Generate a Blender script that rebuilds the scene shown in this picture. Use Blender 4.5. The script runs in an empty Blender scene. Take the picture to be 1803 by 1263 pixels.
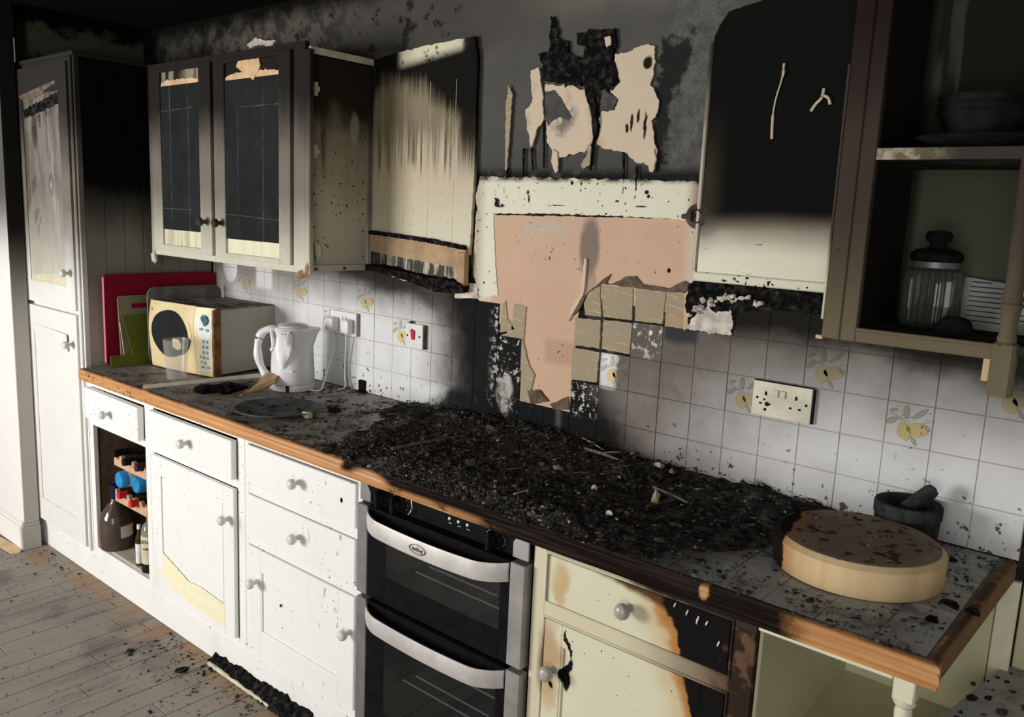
import bpy, bmesh, math, random
import numpy as np
from mathutils import Vector, Matrix, noise
from mathutils.geometry import tessellate_polygon
random.seed(7); rng = np.random.default_rng(7)
PI = math.pi
Z0 = 0.905                      # worktop height above the floor; all shapes are written relative to the worktop top
scn = bpy.context.scene
COL = scn.collection

# ------------------------------------------------------------------ camera
CP = np.array([1.4461777, -2.0120635, 0.6828293]); CF = 1475.78
CR = np.array([[0.7615432, 0.6465944, 0.0443575],
               [0.1431560, -0.1010654, -0.9845263],
               [-0.6321062, 0.7561094, -0.1695295]])   # rows: right, down, forward
cam = bpy.data.cameras.new('camera'); cam_o = bpy.data.objects.new('camera', cam); COL.objects.link(cam_o)
cam.sensor_fit = 'HORIZONTAL'; cam.sensor_width = 36; cam.lens = 36 * CF / 1803; cam.clip_start = 0.02
mw = Matrix.Identity(4)
for i in range(3):
    mw[i][0] = CR[0][i]; mw[i][1] = -CR[1][i]; mw[i][2] = -CR[2][i]; mw[i][3] = CP[i]
mw[2][3] += Z0
cam_o.matrix_world = mw
scn.camera = cam_o

# ------------------------------------------------------------------ world and lights
world = bpy.data.worlds.new('world'); scn.world = world; world.use_nodes = True
bg = world.node_tree.nodes['Background']; bg.inputs[0].default_value = (1.0, 0.98, 0.95, 1); bg.inputs[1].default_value = 0.22
def area(name, loc, target, sx, sy, power, col):
    l = bpy.data.lights.new(name, 'AREA'); l.shape = 'RECTANGLE'; l.size = sx; l.size_y = sy; l.energy = power; l.color = col
    o = bpy.data.objects.new(name, l); COL.objects.link(o)
    o.location = (loc[0], loc[1], loc[2] + Z0)
    d = Vector(target) - Vector(loc); o.rotation_euler = d.to_track_quat('-Z', 'Y').to_euler()
    return o
area('window_daylight', (-2.3, -3.6, 0.35), (-0.9, 0, -0.1), 1.3, 1.2, 95, (1.0, 0.98, 0.95))
area('front_right_fill', (1.6, -3.9, 0.3), (0.5, 0, 0.0), 1.6, 1.8, 32, (1.0, 0.97, 0.93))  # soft fill lamp added behind the camera on the right
scn.view_settings.view_transform = 'Standard'; scn.view_settings.look = 'None'
scn.view_settings.exposure = 0.28; scn.view_settings.gamma = 1.0; scn.view_settings.use_curve_mapping = False

# ------------------------------------------------------------------ measuring helper: photo pixel on a real plane -> place in the room
def U(px, py, ax, v):
    d = CR.T @ np.array([(px - 901.5) / CF, (py - 631.5) / CF, 1.0])
    t = (v - CP[ax]) / d[ax]
    return Vector(CP + t * d)

# ------------------------------------------------------------------ node helper
class S:
    def __init__(s, n, k): s.n = n; s.k = k
    def _m(s, op, o=None, o2=None): return s.n.math(op, s, o, o2)
    def __add__(s, o): return s._m('ADD', o)
    __radd__ = __add__
    def __mul__(s, o): return s._m('MULTIPLY', o)
    __rmul__ = __mul__
    def __sub__(s, o): return s._m('SUBTRACT', o)
    def __rsub__(s, o): return s.n.math('SUBTRACT', o, s)
    def __truediv__(s, o): return s._m('DIVIDE', o)
    def inv(s): return 1.0 - s
    def abs(s): return s._m('ABSOLUTE')
    def clamp(s):
        r = s._m('ADD', 0.0); r.k.node.use_clamp = True; return r
    def mx(s, o): return s._m('MAXIMUM', o)
    def mn(s, o): return s._m('MINIMUM', o)
class Nd:
    def __init__(s, name):
        s.mat = bpy.data.materials.new(name); s.mat.use_nodes = True
        s.t = s.mat.node_tree; s.b = s.t.nodes['Principled BSDF']; s._p = None; s._o = None
    def link(s, a, inp):
        if isinstance(a, S): s.t.links.new(a.k, inp)
        elif isinstance(a, (int, float)): inp.default_value = a
        elif isinstance(a, tuple): inp.default_value = (*a[:3], 1) if len(inp.default_value) == 4 else a[:3]
        else: s.t.links.new(a, inp)
    def math(s, op, a, b=None, c=None):
        n = s.t.nodes.new('ShaderNodeMath'); n.operation = op
        for i, q in enumerate((a, b, c)):
            if q is not None: s.link(q, n.inputs[i])
        return S(s, n.outputs[0])
    def pos(s):
        if s._p is None:
            g = s.t.nodes.new('ShaderNodeNewGeometry'); v = s.t.nodes.new('ShaderNodeVectorMath'); v.operation = 'SUBTRACT'
            s.t.links.new(g.outputs['Position'], v.inputs[0]); v.inputs[1].default_value = (0, 0, Z0)
            s._p = v.outputs[0]; s._g = g
        return s._p
    def obj(s):
        if s._o is None: s._o = s.t.nodes.new('ShaderNodeTexCoord').outputs['Object']
        return s._o
    def xyz(s, v=None):
        n = s.t.nodes.new('ShaderNodeSeparateXYZ'); s.t.links.new(v if v is not None else s.pos(), n.inputs[0])
        return S(s, n.outputs[0]), S(s, n.outputs[1]), S(s, n.outputs[2])
    def scale(s, v, sc):
        n = s.t.nodes.new('ShaderNodeVectorMath'); n.operation = 'MULTIPLY'; s.t.links.new(v, n.inputs[0]); n.inputs[1].default_value = sc
        return n.outputs[0]
    def noise(s, sc, det=3, rough=.55, v=None, stretch=None, dist=0, off=0):
        v = v if v is not None else s.pos()
        if stretch: v = s.scale(v, stretch)
        if off:
            a = s.t.nodes.new('ShaderNodeVectorMath'); a.operation = 'ADD'; s.t.links.new(v, a.inputs[0]); a.inputs[1].default_value = (off, off * .7, off * 1.3); v = a.outputs[0]
        n = s.t.nodes.new('ShaderNodeTexNoise'); s.t.links.new(v, n.inputs['Vector'])
        n.inputs['Scale'].default_value = sc; n.inputs['Detail'].default_value = det; n.inputs['Roughness'].default_value = rough; n.inputs['Distortion'].default_value = dist
        return S(s, n.outputs[0])
    def voro(s, sc, v=None, feat='F1', stretch=None):
        v = v if v is not None else s.pos()
        if stretch: v = s.scale(v, stretch)
        n = s.t.nodes.new('ShaderNodeTexVoronoi'); n.feature = feat; s.t.links.new(v, n.inputs['Vector']); n.inputs['Scale'].default_value = sc
        return S(s, n.outputs['Distance'])
    def warp(s, sc, amt, det=3):
        n = s.t.nodes.new('ShaderNodeTexNoise'); s.t.links.new(s.pos(), n.inputs['Vector']); n.inputs['Scale'].default_value = sc; n.inputs['Detail'].default_value = det
        a = s.t.nodes.new('ShaderNodeVectorMath'); a.operation = 'SUBTRACT'; s.t.links.new(n.outputs['Color'], a.inputs[0]); a.inputs[1].default_value = (.5, .5, .5)
        m = s.t.nodes.new('ShaderNodeVectorMath'); m.operation = 'MULTIPLY_ADD'; s.t.links.new(a.outputs[0], m.inputs[0]); m.inputs[1].default_value = (amt, amt, amt); s.t.links.new(s.pos(), m.inputs[2])
        return m.outputs[0]
    def ss(s, x, a, b):
        n = s.t.nodes.new('ShaderNodeMapRange'); n.interpolation_type = 'SMOOTHSTEP'; s.link(x, n.inputs[0])
        if a < b: n.inputs[1].default_value = a; n.inputs[2].default_value = b; n.inputs[3].default_value = 0; n.inputs[4].default_value = 1
        else: n.inputs[1].default_value = b; n.inputs[2].default_value = a; n.inputs[3].default_value = 1; n.inputs[4].default_value = 0
        return S(s, n.outputs[0])
    def mix(s, f, a, b):
        n = s.t.nodes.new('ShaderNodeMix'); n.data_type = 'RGBA'
        s.link(f, n.inputs[0]); s.link(a, n.inputs[6]); s.link(b, n.inputs[7])
        return S(s, n.outputs[2])
    def box(s, x, z, x0, x1, z0, z1, e=.01):
        return s.ss(x, x0 - e, x0 + e) * s.ss(x, x1 + e, x1 - e) * s.ss(z, z0 - e, z0 + e) * s.ss(z, z1 + e, z1 - e)
    def ell(s, x, z, cx, cz, rx, rz, e=.3):
        a = (x - cx) / rx; b = (z - cz) / rz
        return s.ss((a * a + b * b), 1 + e, 1 - e)
    def bump(s, h, st=.3, dist=.003):
        n = s.t.nodes.new('ShaderNodeBump'); s.link(h, n.inputs['Height']); n.inputs['Strength'].default_value = st; n.inputs['Distance'].default_value = dist
        s.t.links.new(n.outputs[0], s.b.inputs['Normal'])
    def out(s, color, rough=.5, metal=0.0, spec=None):
        if spec is None and metal == 0 and isinstance(color, S):      # soot is matt: dark areas lose their gloss
            bw = s.t.nodes.new('ShaderNodeRGBToBW'); s.t.links.new(color.k, bw.inputs[0]); k = s.ss(S(s, bw.outputs[0]), .01, .30)
            s.link(k * .45 + .03, s.b.inputs['Specular IOR Level']); rough = (k.inv() * .45 + rough); rough = rough.clamp()
        s.link(color, s.b.inputs['Base Color']); s.link(rough, s.b.inputs['Roughness']); s.link(metal, s.b.inputs['Metallic'])
        if spec is not None: s.b.inputs['Specular IOR Level'].default_value = spec
        return s.mat
SOOT = (.010, .010, .010)
M = {}
def plain(name, c, rough=.5, metal=0, spec=None, var=.12, sc=30):
    n = Nd(name); f = n.noise(sc, 4)
    a = tuple(v * (1 - var) for v in c); b = tuple(min(1, v * (1 + var)) for v in c)
    M[name] = n.out(n.mix(n.ss(f, .3, .7), a, b), rough, metal, spec); return M[name]

# --- white paint of the lower cupboards: clean white with ash specks, scorched creamy on the right unit
def specks(n, dens=.68, sc=60, v=None):
    f = n.noise(sc * 1.9, 2, .4, v); g = n.noise(7, 2, .5, v, off=5)
    return n.ss(f + g * .22, dens + .145, dens + .165)
n = Nd('white_paint'); x, y, z = n.xyz()
c = n.mix(n.noise(6, 3), (.80, .80, .77), (.86, .86, .84))
c = n.mix(n.ss(n.noise(9, 3, off=3, stretch=(1, 1, .4)), .55, .8) * .35, c, (.62, .60, .52))
c = n.mix(n.ss(x, -.75, -.25) * n.ss(n.noise(40, 3, stretch=(1, 1, .5)), .66, .72) * .8, c, (.10, .09, .08))
c = n.mix(specks(n, .70) * .9, c, (.03, .028, .025))
M['white_paint'] = n.out(c, .38)
# --- white paint of the tall cupboard / wall units: sooted from the top down
def sooted(name, base, z0, z1, dark=(.02, .019, .016), extra=None, rough=.45, amp=.22, mid=(.16, .145, .115), lowcol=None):
    n = Nd(name); x, y, z = n.xyz()
    f = n.noise(3.5, 4, .6); g = n.noise(14, 4, .6, stretch=(1, 1, .25))
    zz = z + (f - .5) * amp + (g - .5) * .10
    c = n.mix(n.noise(8, 3), base, tuple(v * .88 for v in base))
    c = n.mix(n.ss(zz, z0, (z0 + z1) / 2), c, mid)
    c = n.mix(n.ss(zz, z0 * .4 + z1 * .6, z1), c, dark)
    if extra: c = extra(n, x, y, z, c)
    c = n.mix(specks(n, .70, 70) * .7, c, (.02, .02, .02))
    M[name] = n.out(c, rough); return M[name]
sooted('tall_paint', (.80, .79, .75), .24, 1.02, dark=(.03, .028, .024))
def cold(n, x, y, z, c):
    w = n.noise(7, 2, .5, stretch=(1, 1, .45), dist=1.2, off=4)
    c = n.mix(n.ss(w, .50, .54) * n.ss(z, .45, .6) * .45, c, (.26, .24, .215))
    c = n.mix(n.ss(w, .40, .36) * n.ss(z, .40, .55) * .5, c, (.06, .048, .042))
    c = n.mix(n.ss(x, -2.42, -2.47) * n.ss(z, .55, .8) * .7, c, (.05, .035, .03))
    c = n.mix(n.ell(x, z, -2.37, .93, .028, .075, .5) * .8, c, (.05, .032, .025))
    c = n.mix(n.ell(x, z, -2.22, .72, .022, .05, .5) * .75, c, (.05, .038, .03))
    c = n.mix(n.ell(x, z, -2.31, .98, .012, .04, .5) * .6, c, (.05, .038, .03))
    g = n.noise(22, 4, .6, stretch=(1, 1, .12))
    return n.mix(n.ss(g, .52, .66) * n.ss(z, 1.18, .8) * .5, c, (.42, .40, .34))
sooted('tall_panel', (.66, .63, .54), .20, 1.30, dark=(.045, .038, .032), extra=cold, rough=.3, mid=(.15, .132, .112))
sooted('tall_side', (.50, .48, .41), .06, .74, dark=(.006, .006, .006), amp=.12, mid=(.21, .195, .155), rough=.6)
sooted('wall_unit_paint', (.62, .60, .48), .42, 1.05, dark=(.022, .019, .017), amp=.15, mid=(.17, .15, .12))
sooted('open_unit_paint', (.17, .14, .085), .40, 1.10, dark=(.022, .015, .014), amp=.1, mid=(.060, .046, .035))
n = Nd('pier_paint'); x, y, z = n.xyz()
zz = z + (n.noise(3, 3) - .5) * .15
c = n.mix(n.noise(5, 4), (.74, .72, .69), (.82, .80, .77))
c = n.mix(n.ss(zz, .28, .72) , c, (.10, .095, .09))
c = n.mix(n.ss(x, -2.504, -2.501), c, n.mix(n.ss(zz, .0, .55), (.42, .40, .35), (.015, .014, .012)))
M['pier_paint'] = n.out(c, .6)
# --- inside face of the broken wall unit side
n = Nd('unit_side'); x, y, z = n.xyz()
g = n.noise(26, 4, .6, stretch=(1, 1, .05)); f = n.noise(7, 4)
zz = z + (f - .5) * .22 + (g - .5) * .10
c = n.mix(n.ss(zz, .55, .9), (.50, .48, .37), (.26, .235, .16))
c = n.mix(n.ss(zz, .86, 1.03) * .97, c, (.022, .018, .010))
c = n.mix(n.ss(g, .55, .68) * n.box(y, z, -.30, 0, .78, .95, .04) * .8, c, (.05, .04, .025))
c = n.mix(n.ell(y, z, -.09, .95, .02, .05, .6) * .35, c, (.5, .48, .4))
c = n.mix(specks(n, .68, 45), c, SOOT)
M['unit_side'] = n.out(c, .45)
# --- back boards on the wall
n = Nd('left_back_board'); x, y, z = n.xyz()
g = n.noise(85, 5, .7, stretch=(1, 1, .02)); f = n.noise(5, 4)
zz = z + (f - .5) * .14 + (g - .5) * .13
c = n.mix(n.ss(zz, .55, .80), (.62, .60, .44), (.55, .46, .31))
c = n.mix(n.ss(g, .44, .60) * n.ss(zz, .78, .86) * n.ss(zz, 1.04, .92) * .85, c, (.06, .045, .025))
c = n.mix(n.ss(zz, .84, .98) * .8, c, (.16, .13, .075))
c = n.mix(n.ss(zz + n.ss(x, -.72, -.48) * .13 + n.ss(x, -.86, -.93) * .08, 1.06, 1.15), c, (.012, .011, .009))
c = n.mix(n.box(x, z + (x + .6) * .12 * -1, -.78, -.47, 1.182, 1.26, .020) * n.ss(n.noise(40, 4, off=2), .30, .42), c, (.72, .68, .50))
c = n.mix(n.ss(x + (f - .5) * .03, -.505, -.475) * n.ss(z, .75, .95) * .95, c, (.012, .011, .01))
c = n.mix(n.ss(x + (f - .5) * .03, -.90, -.93) * n.ss(z, .5, .8) * .9, c, (.05, .04, .03))
c = n.mix(specks(n, .70, 60), c, SOOT)
M['left_back_board'] = n.out(c, .5); n.bump(g, .25, .002)
n = Nd('right_back_board'); x, y, z = n.xyz()
f = n.noise(4, 4, off=2); zz = z + (f - .5) * .05
c = n.mix(n.noise(12, 4, stretch=(.3, 1, 1)), (.66, .64, .47), (.74, .72, .56))
c = n.mix(n.ss(zz, .60, .66), c, (.40, .35, .25))
c = n.mix(n.ss(zz, .63, .72), c, (.008, .009, .008))
c = n.mix(n.ss(x, .46, .395) * n.ss(z, 1.0, .75) * n.ss(z, .56, .68) * .45, c, (.09, .07, .05))
c = n.mix(n.ss(x + (f - .5) * .02, .70, .80) * n.ss(z, .75, .6) * n.ss(z, .55, .62) * .5, c, (.3, .22, .1))
c = n.mix(specks(n, .72, 70), c, SOOT)
M['right_back_board'] = n.out(c, .42)
# --- old plaster of the back wall: grey and charcoal, crazed on the right
n = Nd('old_plaster'); wv = n.warp(9, .10); x, y, z = n.xyz(wv)
f = n.noise(5, 5, .65); g = n.noise(22, 5, .7)
c = n.mix(f, (.075, .073, .067), (.125, .12, .105))
c = n.mix(n.ss(z, 1.20, 1.34) * n.ss(x, -.35, .0) * n.ss(x, .45, .2) * .6, c, (.20, .185, .15))
c = n.mix(n.ss(z, .98, .80) * n.ss(x, -.44, -.38) * .5, c, (.060, .060, .062))
c = n.mix(n.ss(x, .01, -.6) * n.ss(z, 1.16, 1.22) * .5, c, (.05, .045, .038))
c = n.mix(n.ss(x, -.9, -1.3) * .8, c, n.mix(n.ss(n.noise(11, 5, .7, off=7), .42, .56) * n.ss(z, 1.22, 1.28), (.026, .024, .020), (.095, .088, .072)))
# dark stains over the wall
st = n.ss(n.noise(11, 5, .7, off=4), .54, .62) * n.ss(z, 1.12, 1.25) * n.ss(x, -.42, -.6)
c = n.mix(st * .85, c, (.012, .011, .009))
cr = n.voro(70, feat='DISTANCE_TO_EDGE'); crm = n.ss(cr, .06, .0) * n.ss(x, .235, .27) * n.ss(x, .48, .40)
c = n.mix(n.ss(x, .23, .29) * n.ss(x, .46, .38) * n.ss(z, .80, .86) * n.ss(g, .35, .6) * .8, c, (.15, .155, .135))
c = n.mix(crm * .55, c, (.04, .04, .036))
nn_ = (n.noise(16, 5, .7, off=11) - .5) * .13
xs_, ys_, zs_ = n.xyz()
dk = n.ss(xs_ + nn_ + n.ss(zs_, .98, 1.12) * -.06, .275, .255) * n.ss(xs_ + nn_, .215, .225) * n.ss(zs_ + nn_, .815, .83) * n.ss(zs_ + nn_, 1.175, 1.155)
c = n.mix((dk * .94).clamp(), c, (.018, .019, .02))
c = n.mix(n.ss(zs_, .835, .80) * n.ss(n.noise(20, 4, off=2), .3, .5) * .9, c, (.012, .011, .010))
c = n.mix(n.ss(z, 1.22, 1.30) * n.ss(x, .40, .55) * .9, c, (.02, .02, .018))
# soot against the ceiling and in the corner
lite = n.ss(n.noise(9, 5, .7, off=9), .40, .5)
c = n.mix(n.ss(z, 1.36, 1.44) * n.ss(x, -.6, -1.1), c, (.006, .006, .005))
c = n.mix(n.ss(x, -2.38, -2.52), c, (.005, .005, .004))
c = n.mix(n.ss(z, 1.30, 1.19) * n.ss(x, -1.4, -1.7), c, (.01, .009, .008))
M['old_plaster'] = n.out(c, .75); n.bump(g * .5 + cr * .5, .35, .004)
n = Nd('side_plaster'); wv = n.warp(7, .22); x, y, z = n.xyz(wv)
g = n.noise(30, 5, .7)
m = n.box(y, z, -.62, .02, 1.25, 1.405, .02) * n.ss(z + y * .10, 1.16, 1.24)
c = n.mix(m, (.006, .006, .005), n.mix(g, (.05, .046, .036), (.17, .16, .125)))
M['side_plaster'] = n.out(c, .9); n.bump(g, .5, .006)
n = Nd('ceiling_soot'); g = n.noise(25, 5, .7); h = n.noise(6, 4, .6)
c = n.mix(n.ss(g, .62, .72) * n.ss(h, .5, .6) * .6, (.006, .006, .006), (.11, .10, .085))
M['ceiling_soot'] = n.out(c, .8); n.bump(g, .4, .005)
plain('grey_flake', (.085, .082, .075), .75, var=.2)
# --- pink plaster
n = Nd('pink_plaster'); x, y, z = n.xyz(n.warp(20, .012)); f = n.noise(7, 4); g = n.noise(30, 4)
c = n.mix(f, (.60, .395, .27), (.68, .46, .325))
c = n.mix(n.ss(x, -.325, -.345), c, (.66, .56, .44))
c = n.mix(n.box(x, z, -.22, -.02, .615, .665, .012) * n.ss(g, .35, .6) * .7, c, (.50, .50, .42))
c = n.mix(n.box(x, z, -.11, .05, .24, .315, .012) * .55, c, (.45, .26, .19))
c = n.mix(n.box(x, z, -.325, .10, .33, .46, .05) * n.ss(f, .4, .7) * .5, c, (.55, .32, .22))
c = n.mix(n.ell(x, z, .035, .60, .036, .085, .5) * .85, c, (.18, .15, .125))
c = n.mix(n.ell(x, z, .045, .50, .022, .04, .5) * .5, c, (.25, .2, .17))
c = n.mix(n.ell(x, z, .30, .55, .006, .007, .4), c, SOOT)
c = n.mix(n.ss(x, .33, .375) * .8, c, (.66, .60, .46))
c = n.mix(specks(n, .71, 50), c, (.12, .08, .06))
M['pink_plaster'] = n.out(c, .85); n.bump(g, .2, .002)
n = Nd('cream_paint'); x, y, z = n.xyz(n.warp(20, .01)); f = n.noise(9, 4)
c = n.mix(f, (.70, .67, .50), (.76, .74, .58))
c = n.mix(n.ss(x, .33, .375) * n.ss(z, .66, .72) * .9, c, (.25, .15, .06))
c = n.mix(n.ss(x, -.36, -.41) * .6, c, (.35, .22, .12))
c = n.mix(n.ss(z, .775, .792) * n.ss(n.noise(15, 3), .3, .6), c, (.03, .025, .02))
for (px_, py_, rx, rz) in ((874, 355, .016, .012), (880, 362, .022, .006), (930, 340, .006, .010), (932, 350, .004, .012), (1139, 338, .007, .006), (1142, 346, .005, .006), (1008, 322, .006, .006), (1022, 322, .005, .004), (1100, 358, .004, .004), (1130, 364, .022, .002), (980, 362, .035, .0015), (1098, 330, .0015, .02), (1120, 326, .001, .018), (888, 335, .001, .012)):
    p_ = U(px_, py_, 1, 0); c = n.mix(n.ell(x, z, p_.x, p_.z, rx, rz, .5) * n.ss(n.noise(60, 3, off=3), .38, .48), c, (.02, .018, .015))
c = n.mix(specks(n, .65, 45), c, SOOT)
M['cream_paint'] = n.out(c, .55)
n = Nd('peeled_cream'); f = n.noise(10, 5, .6); x, y, z = n.xyz(n.warp(30, .02))
c = n.mix(f, (.62, .50, .37), (.72, .60, .45))
c = n.mix(n.ss(f, .52, .62) * n.ss(x, .09, .04) * .7, c, (.55, .36, .26))
c = n.mix(n.ell(x, z + (f - .5) * .12, -.085, .965, .045, .04, .9) * n.ss(n.noise(25, 4, off=5), .40, .52) * .85, c, (.14, .125, .11))
c = n.mix(n.ell(x, z, .19, 1.10, .014, .018, .5), c, (.02, .015, .01))
for cx, cz, rz in ((.152, .945, .022), (.172, .96, .02), (.195, .935, .035), (.137, .93, .012)):
    c = n.mix(n.ell(x, z, cx, cz, .005, rz, .5), c, (.03, .02, .015))
M['peeled_cream'] = n.out(c, .8); n.bump(f, .2, .003)
n = Nd('char'); f = n.noise(45, 5, .7); g = n.noise(9, 3)
c = n.mix(n.ss(f, .45, .7), (.006, .006, .006), (.045, .043, .040))
c = n.mix(n.ss(f, .68, .74) * .6, c, (.20, .19, .17))
M['char'] = n.out(c, .62); n.bump(f, .8, .006)
n = Nd('adhesive'); x, y, z = n.xyz(); f = n.noise(10, 4)
w = n.math('SINE', (z + (x * .12)) * 260.0 + n.noise(6, 2) * 8)
c = n.mix(f, (.34, .27, .175), (.42, .345, .23))
c = n.mix(n.ss(w, .80, 1.0) * n.ss(n.noise(18, 2, off=3), .5, .6) * .6, c, (.62, .53, .39))
c = n.mix(n.ss(x, .30, .33) * n.ss(f, .3, .6) * .8, c, (.52, .34, .15))
M['adhesive'] = n.out(c, .8); n.bump(w, .25, .002)
plain('adhesive_groove', (.13, .10, .07), .9, var=.35, sc=40)
plain('broken_plaster', (.62, .56, .49), .9, var=.3, sc=35)
plain('sooty_hollow', (.012, .011, .010), .9, var=.4)
plain('mdf', (.43, .29, .165), .8, var=.18, sc=20)
plain('torn_wood', (.62, .42, .24), .8, var=.2, sc=20)

# --- glazed wall tile with soot
def tile_soot(n, base, stain=1.0):
    x, y, z = n.xyz(n.warp(6, .07)); xs, ys, zs = n.xyz()
    f = n.noise(5, 4, .6); g = n.noise(55, 4, .7); h = n.noise(16, 4, .65)
    c = base
    # left half
    L = n.ss(xs, -.02, -.06)
    c = n.mix(n.ss(z, .26, .34) * n.ss(xs, -1.28, -1.40) * .55, c, (.33, .31, .26))
    c = n.mix(n.ss(z + (f - .5) * .06 + n.ss(x, -1.2, -.5) * .04, .27, .42) * L * .9, c, (.17, .155, .14))
    c = n.mix(n.ss(z + n.ss(x, -1.2, -.6) * .05 + (h - .5) * .03, .385, .455) * n.ss(xs, -1.45, -1.2) * L * .97, c, (.028, .026, .024))
    c = n.mix(n.ss(x + (h - .5) * .08, -.70, -.50) * n.ss(z, .06, .12) * L * .85, c, (.15, .125, .105))
    c = n.mix(n.ss(x + (z - .2) * .25 + (h - .5) * .10, -.60, -.40) * L * .985, c, (.012, .013, .014))
    c = n.mix(n.ss(x - (z * .9) + (h - .5) * .08, -.66, -.55) * n.ss(z, .14, .07) * L * .98, c, (.012, .013, .014))
    pale = n.ss(g + n.noise(9, 3, off=6) * .45, .76, .83) * n.ss(xs, -.345, -.29) * n.ss(xs, -.19, -.21) * L
    c = n.mix((pale * n.ss(z, .05, .10) * .9).clamp(), c, (.52, .49, .43))
    c = n.mix(n.ell(x, z, -.262, .12, .03, .07, .6) * n.ss(h, .35, .55) * .8, c, (.50, .47, .42))
    # right half
    R = n.ss(xs, -.06, -.02)
    c = n.mix(n.ss(x + (f - .5) * .24, .86, .26) * R * .90, c, (.135, .108, .082))
    c = n.mix(n.ss(h, .52, .66) * n.ss(x, .50, .36) * R * n.ss(z, .32, .22) * .35, c, (.16, .11, .075))
    c = n.mix(n.ss(z + (f - .5) * .10, .13, .40) * R * .90, c, (.115, .098, .074))
    c = n.mix(n.ss(z + (f - .5) * .08 + n.ss(x, .82, 1.0) * .03, .365, .440) * n.ss(xs, .44, .50) * .97, c, (.014, .013, .011))
    c = n.mix(n.box(xs + (h - .5) * .03, zs + (h - .5) * .03, .30, .40, .362, .42, .014) * .9, c, (.035, .04, .05))
    c = n.mix(n.box(xs, zs, .205, .295, .305, .395, .01) * n.ss(n.noise(48, 3, .6, off=12), .50, .60) * .55, c, (.56, .54, .50))
    D = n.ss(x + z * .95 + (h - .5) * .12, .40, .19) * R
    c = n.mix((D * n.ss(z, .24, .20) * .99).clamp(), c, (.012, .012, .012))
    c = n.mix(n.ss(g, .54, .60) * n.box(xs, zs, .0, .095, .10, .205, .012) * .85, c, (.62, .60, .57))
    c = n.mix(n.ss(g, .66, .70) * D * n.ss(z, .12, .08) * .6, c, (.5, .5, .48))
    c = n.mix(n.box(xs + (h - .5) * .03, zs, .10, .155, .20, .30, .012) * .85, c, base)
    # specks low on the wall
    c = n.mix(n.ss(n.noise(48, 3, .55, off=8) + n.ss(z, .13, .0) * .06, .665, .70) * n.ss(z, .22, .08) * .9, c, (.03, .028, .025))
    c = n.mix(specks(n, .715, 60) * .9, c, (.05, .045, .04))
    return c, x, z, xs, zs
n = Nd('grout'); c, x, z, xs, zs = tile_soot(n, (.40, .385, .36)); c = n.mix(n.ss(xs, .10, .2) * n.ss(xs, .5, .3) * .7, c, (.07, .055, .04)); M['grout'] = n.out(c, .9)
n = Nd('wall_tile'); b0 = n.mix(n.noise(4, 3), (.70, .70, .70), (.76, .76, .77))
c, x, z, xs, zs = tile_soot(n, b0)
clean = n.ell(xs, z, -1.86, .405, .055, .07, .2).mx(n.box(xs, zs, -1.66, -1.545, .33, .44, .012) * .9)
c = n.mix(clean * .85, c, (.72, .71, .72))
M['wall_tile'] = n.out(c, n.ss(n.noise(12, 3), .3, .7) * .25 + .22); n.bump(n.noise(14, 2), .12, .004)
for nm, base in (('lemon', (.72, .56, .20)), ('lemon_line', (.50, .38, .12)), ('leaf', (.42, .45, .36)), ('leaf_line', (.24, .27, .22))):
    n = Nd(nm + '_print'); c, *_ = tile_soot(n, base)
    M[nm] = n.out(c, .35)
# --- worktop tiles
def top_soot(n, base):
    x, y, z = n.xyz(n.warp(7, .08)); f = n.noise(9, 5, .65); g = n.noise(40, 5, .7)
    c = base
    c = n.mix(n.ss(f, .48, .66) * .65, c, (.09, .080, .068))
    c = n.mix(n.ss(g, .58, .66) * .6, c, (.03, .028, .025))
    c = n.mix(n.ss(g, .68, .72) * .5, c, (.42, .42, .41))
    blk = n.ss(x, -.42, -.18) * n.ss(x - y * .55 + (f - .5) * .25, 1.12, .86)
    c = n.mix((blk * .97).clamp(), c, (.012, .012, .012))
    c = n.mix(n.ell(x, y, .73, -.33, .07, .13, .7) * n.ss(f, .45, .65) * .5, c, (.20, .14, .12))
    return c
n = Nd('worktop_tile'); x, y, z = n.xyz()
b0 = n.mix(n.ss(x, -.3, .6), (.28, .255, .225), (.34, .345, .34))
M['worktop_tile'] = n.out(top_soot(n, b0), .5); n.bump(n.noise(60, 4, .7), .3, .002)
n = Nd('worktop_grout'); M['worktop_grout'] = n.out(top_soot(n, (.16, .15, .14)), .9)
# --- pine edge
n = Nd('pine_edge'); x, y, z = n.xyz(); gr = n.noise(10, 4, .6, stretch=(.35, 1, 16)); f = n.noise(8, 5, .7)
c = n.mix(n.ss(gr, .3, .7), (.42, .185, .055), (.62, .31, .115))
xx = x + (f - .5) * .10
b = n.ss(xx, -.335, -.30) * n.ss(xx, .985, .93)
b = b * (1.0 - n.ell(x, z, -.205, -.030, .07, .025, .8)) * (1.0 - n.ell(x, z, .775, -.012, .010, .016, .7))
b = b * (1.0 - n.ss(z, -.019, -.034) * n.ss(x, .30, .12) * n.ss(f, .32, .5) * .85)
c = n.mix((b * .985).clamp(), c, n.mix(n.ss(gr, .5, .6), (.005, .005, .005), (.020, .017, .017)))
c = n.mix(n.ss(x, 1.17, 1.185) * n.ss(y, -.598, -.58) * .85, c, n.mix(gr, (.10, .055, .035), (.20, .125, .08)))
c = n.mix(n.ss(z, -.006, -.001) * n.ss(f, .35, .5) * n.ss(y, -.606, -.60) * .75, c, (.05, .04, .035))
c = n.mix(n.ss(n.noise(55, 3), .60, .65) * n.ss(x, -.9, -1.9) * .9, c, (.03, .025, .02))
M['pine_edge'] = n.out(c, .5); n.bump(gr, .15, .001)
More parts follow.
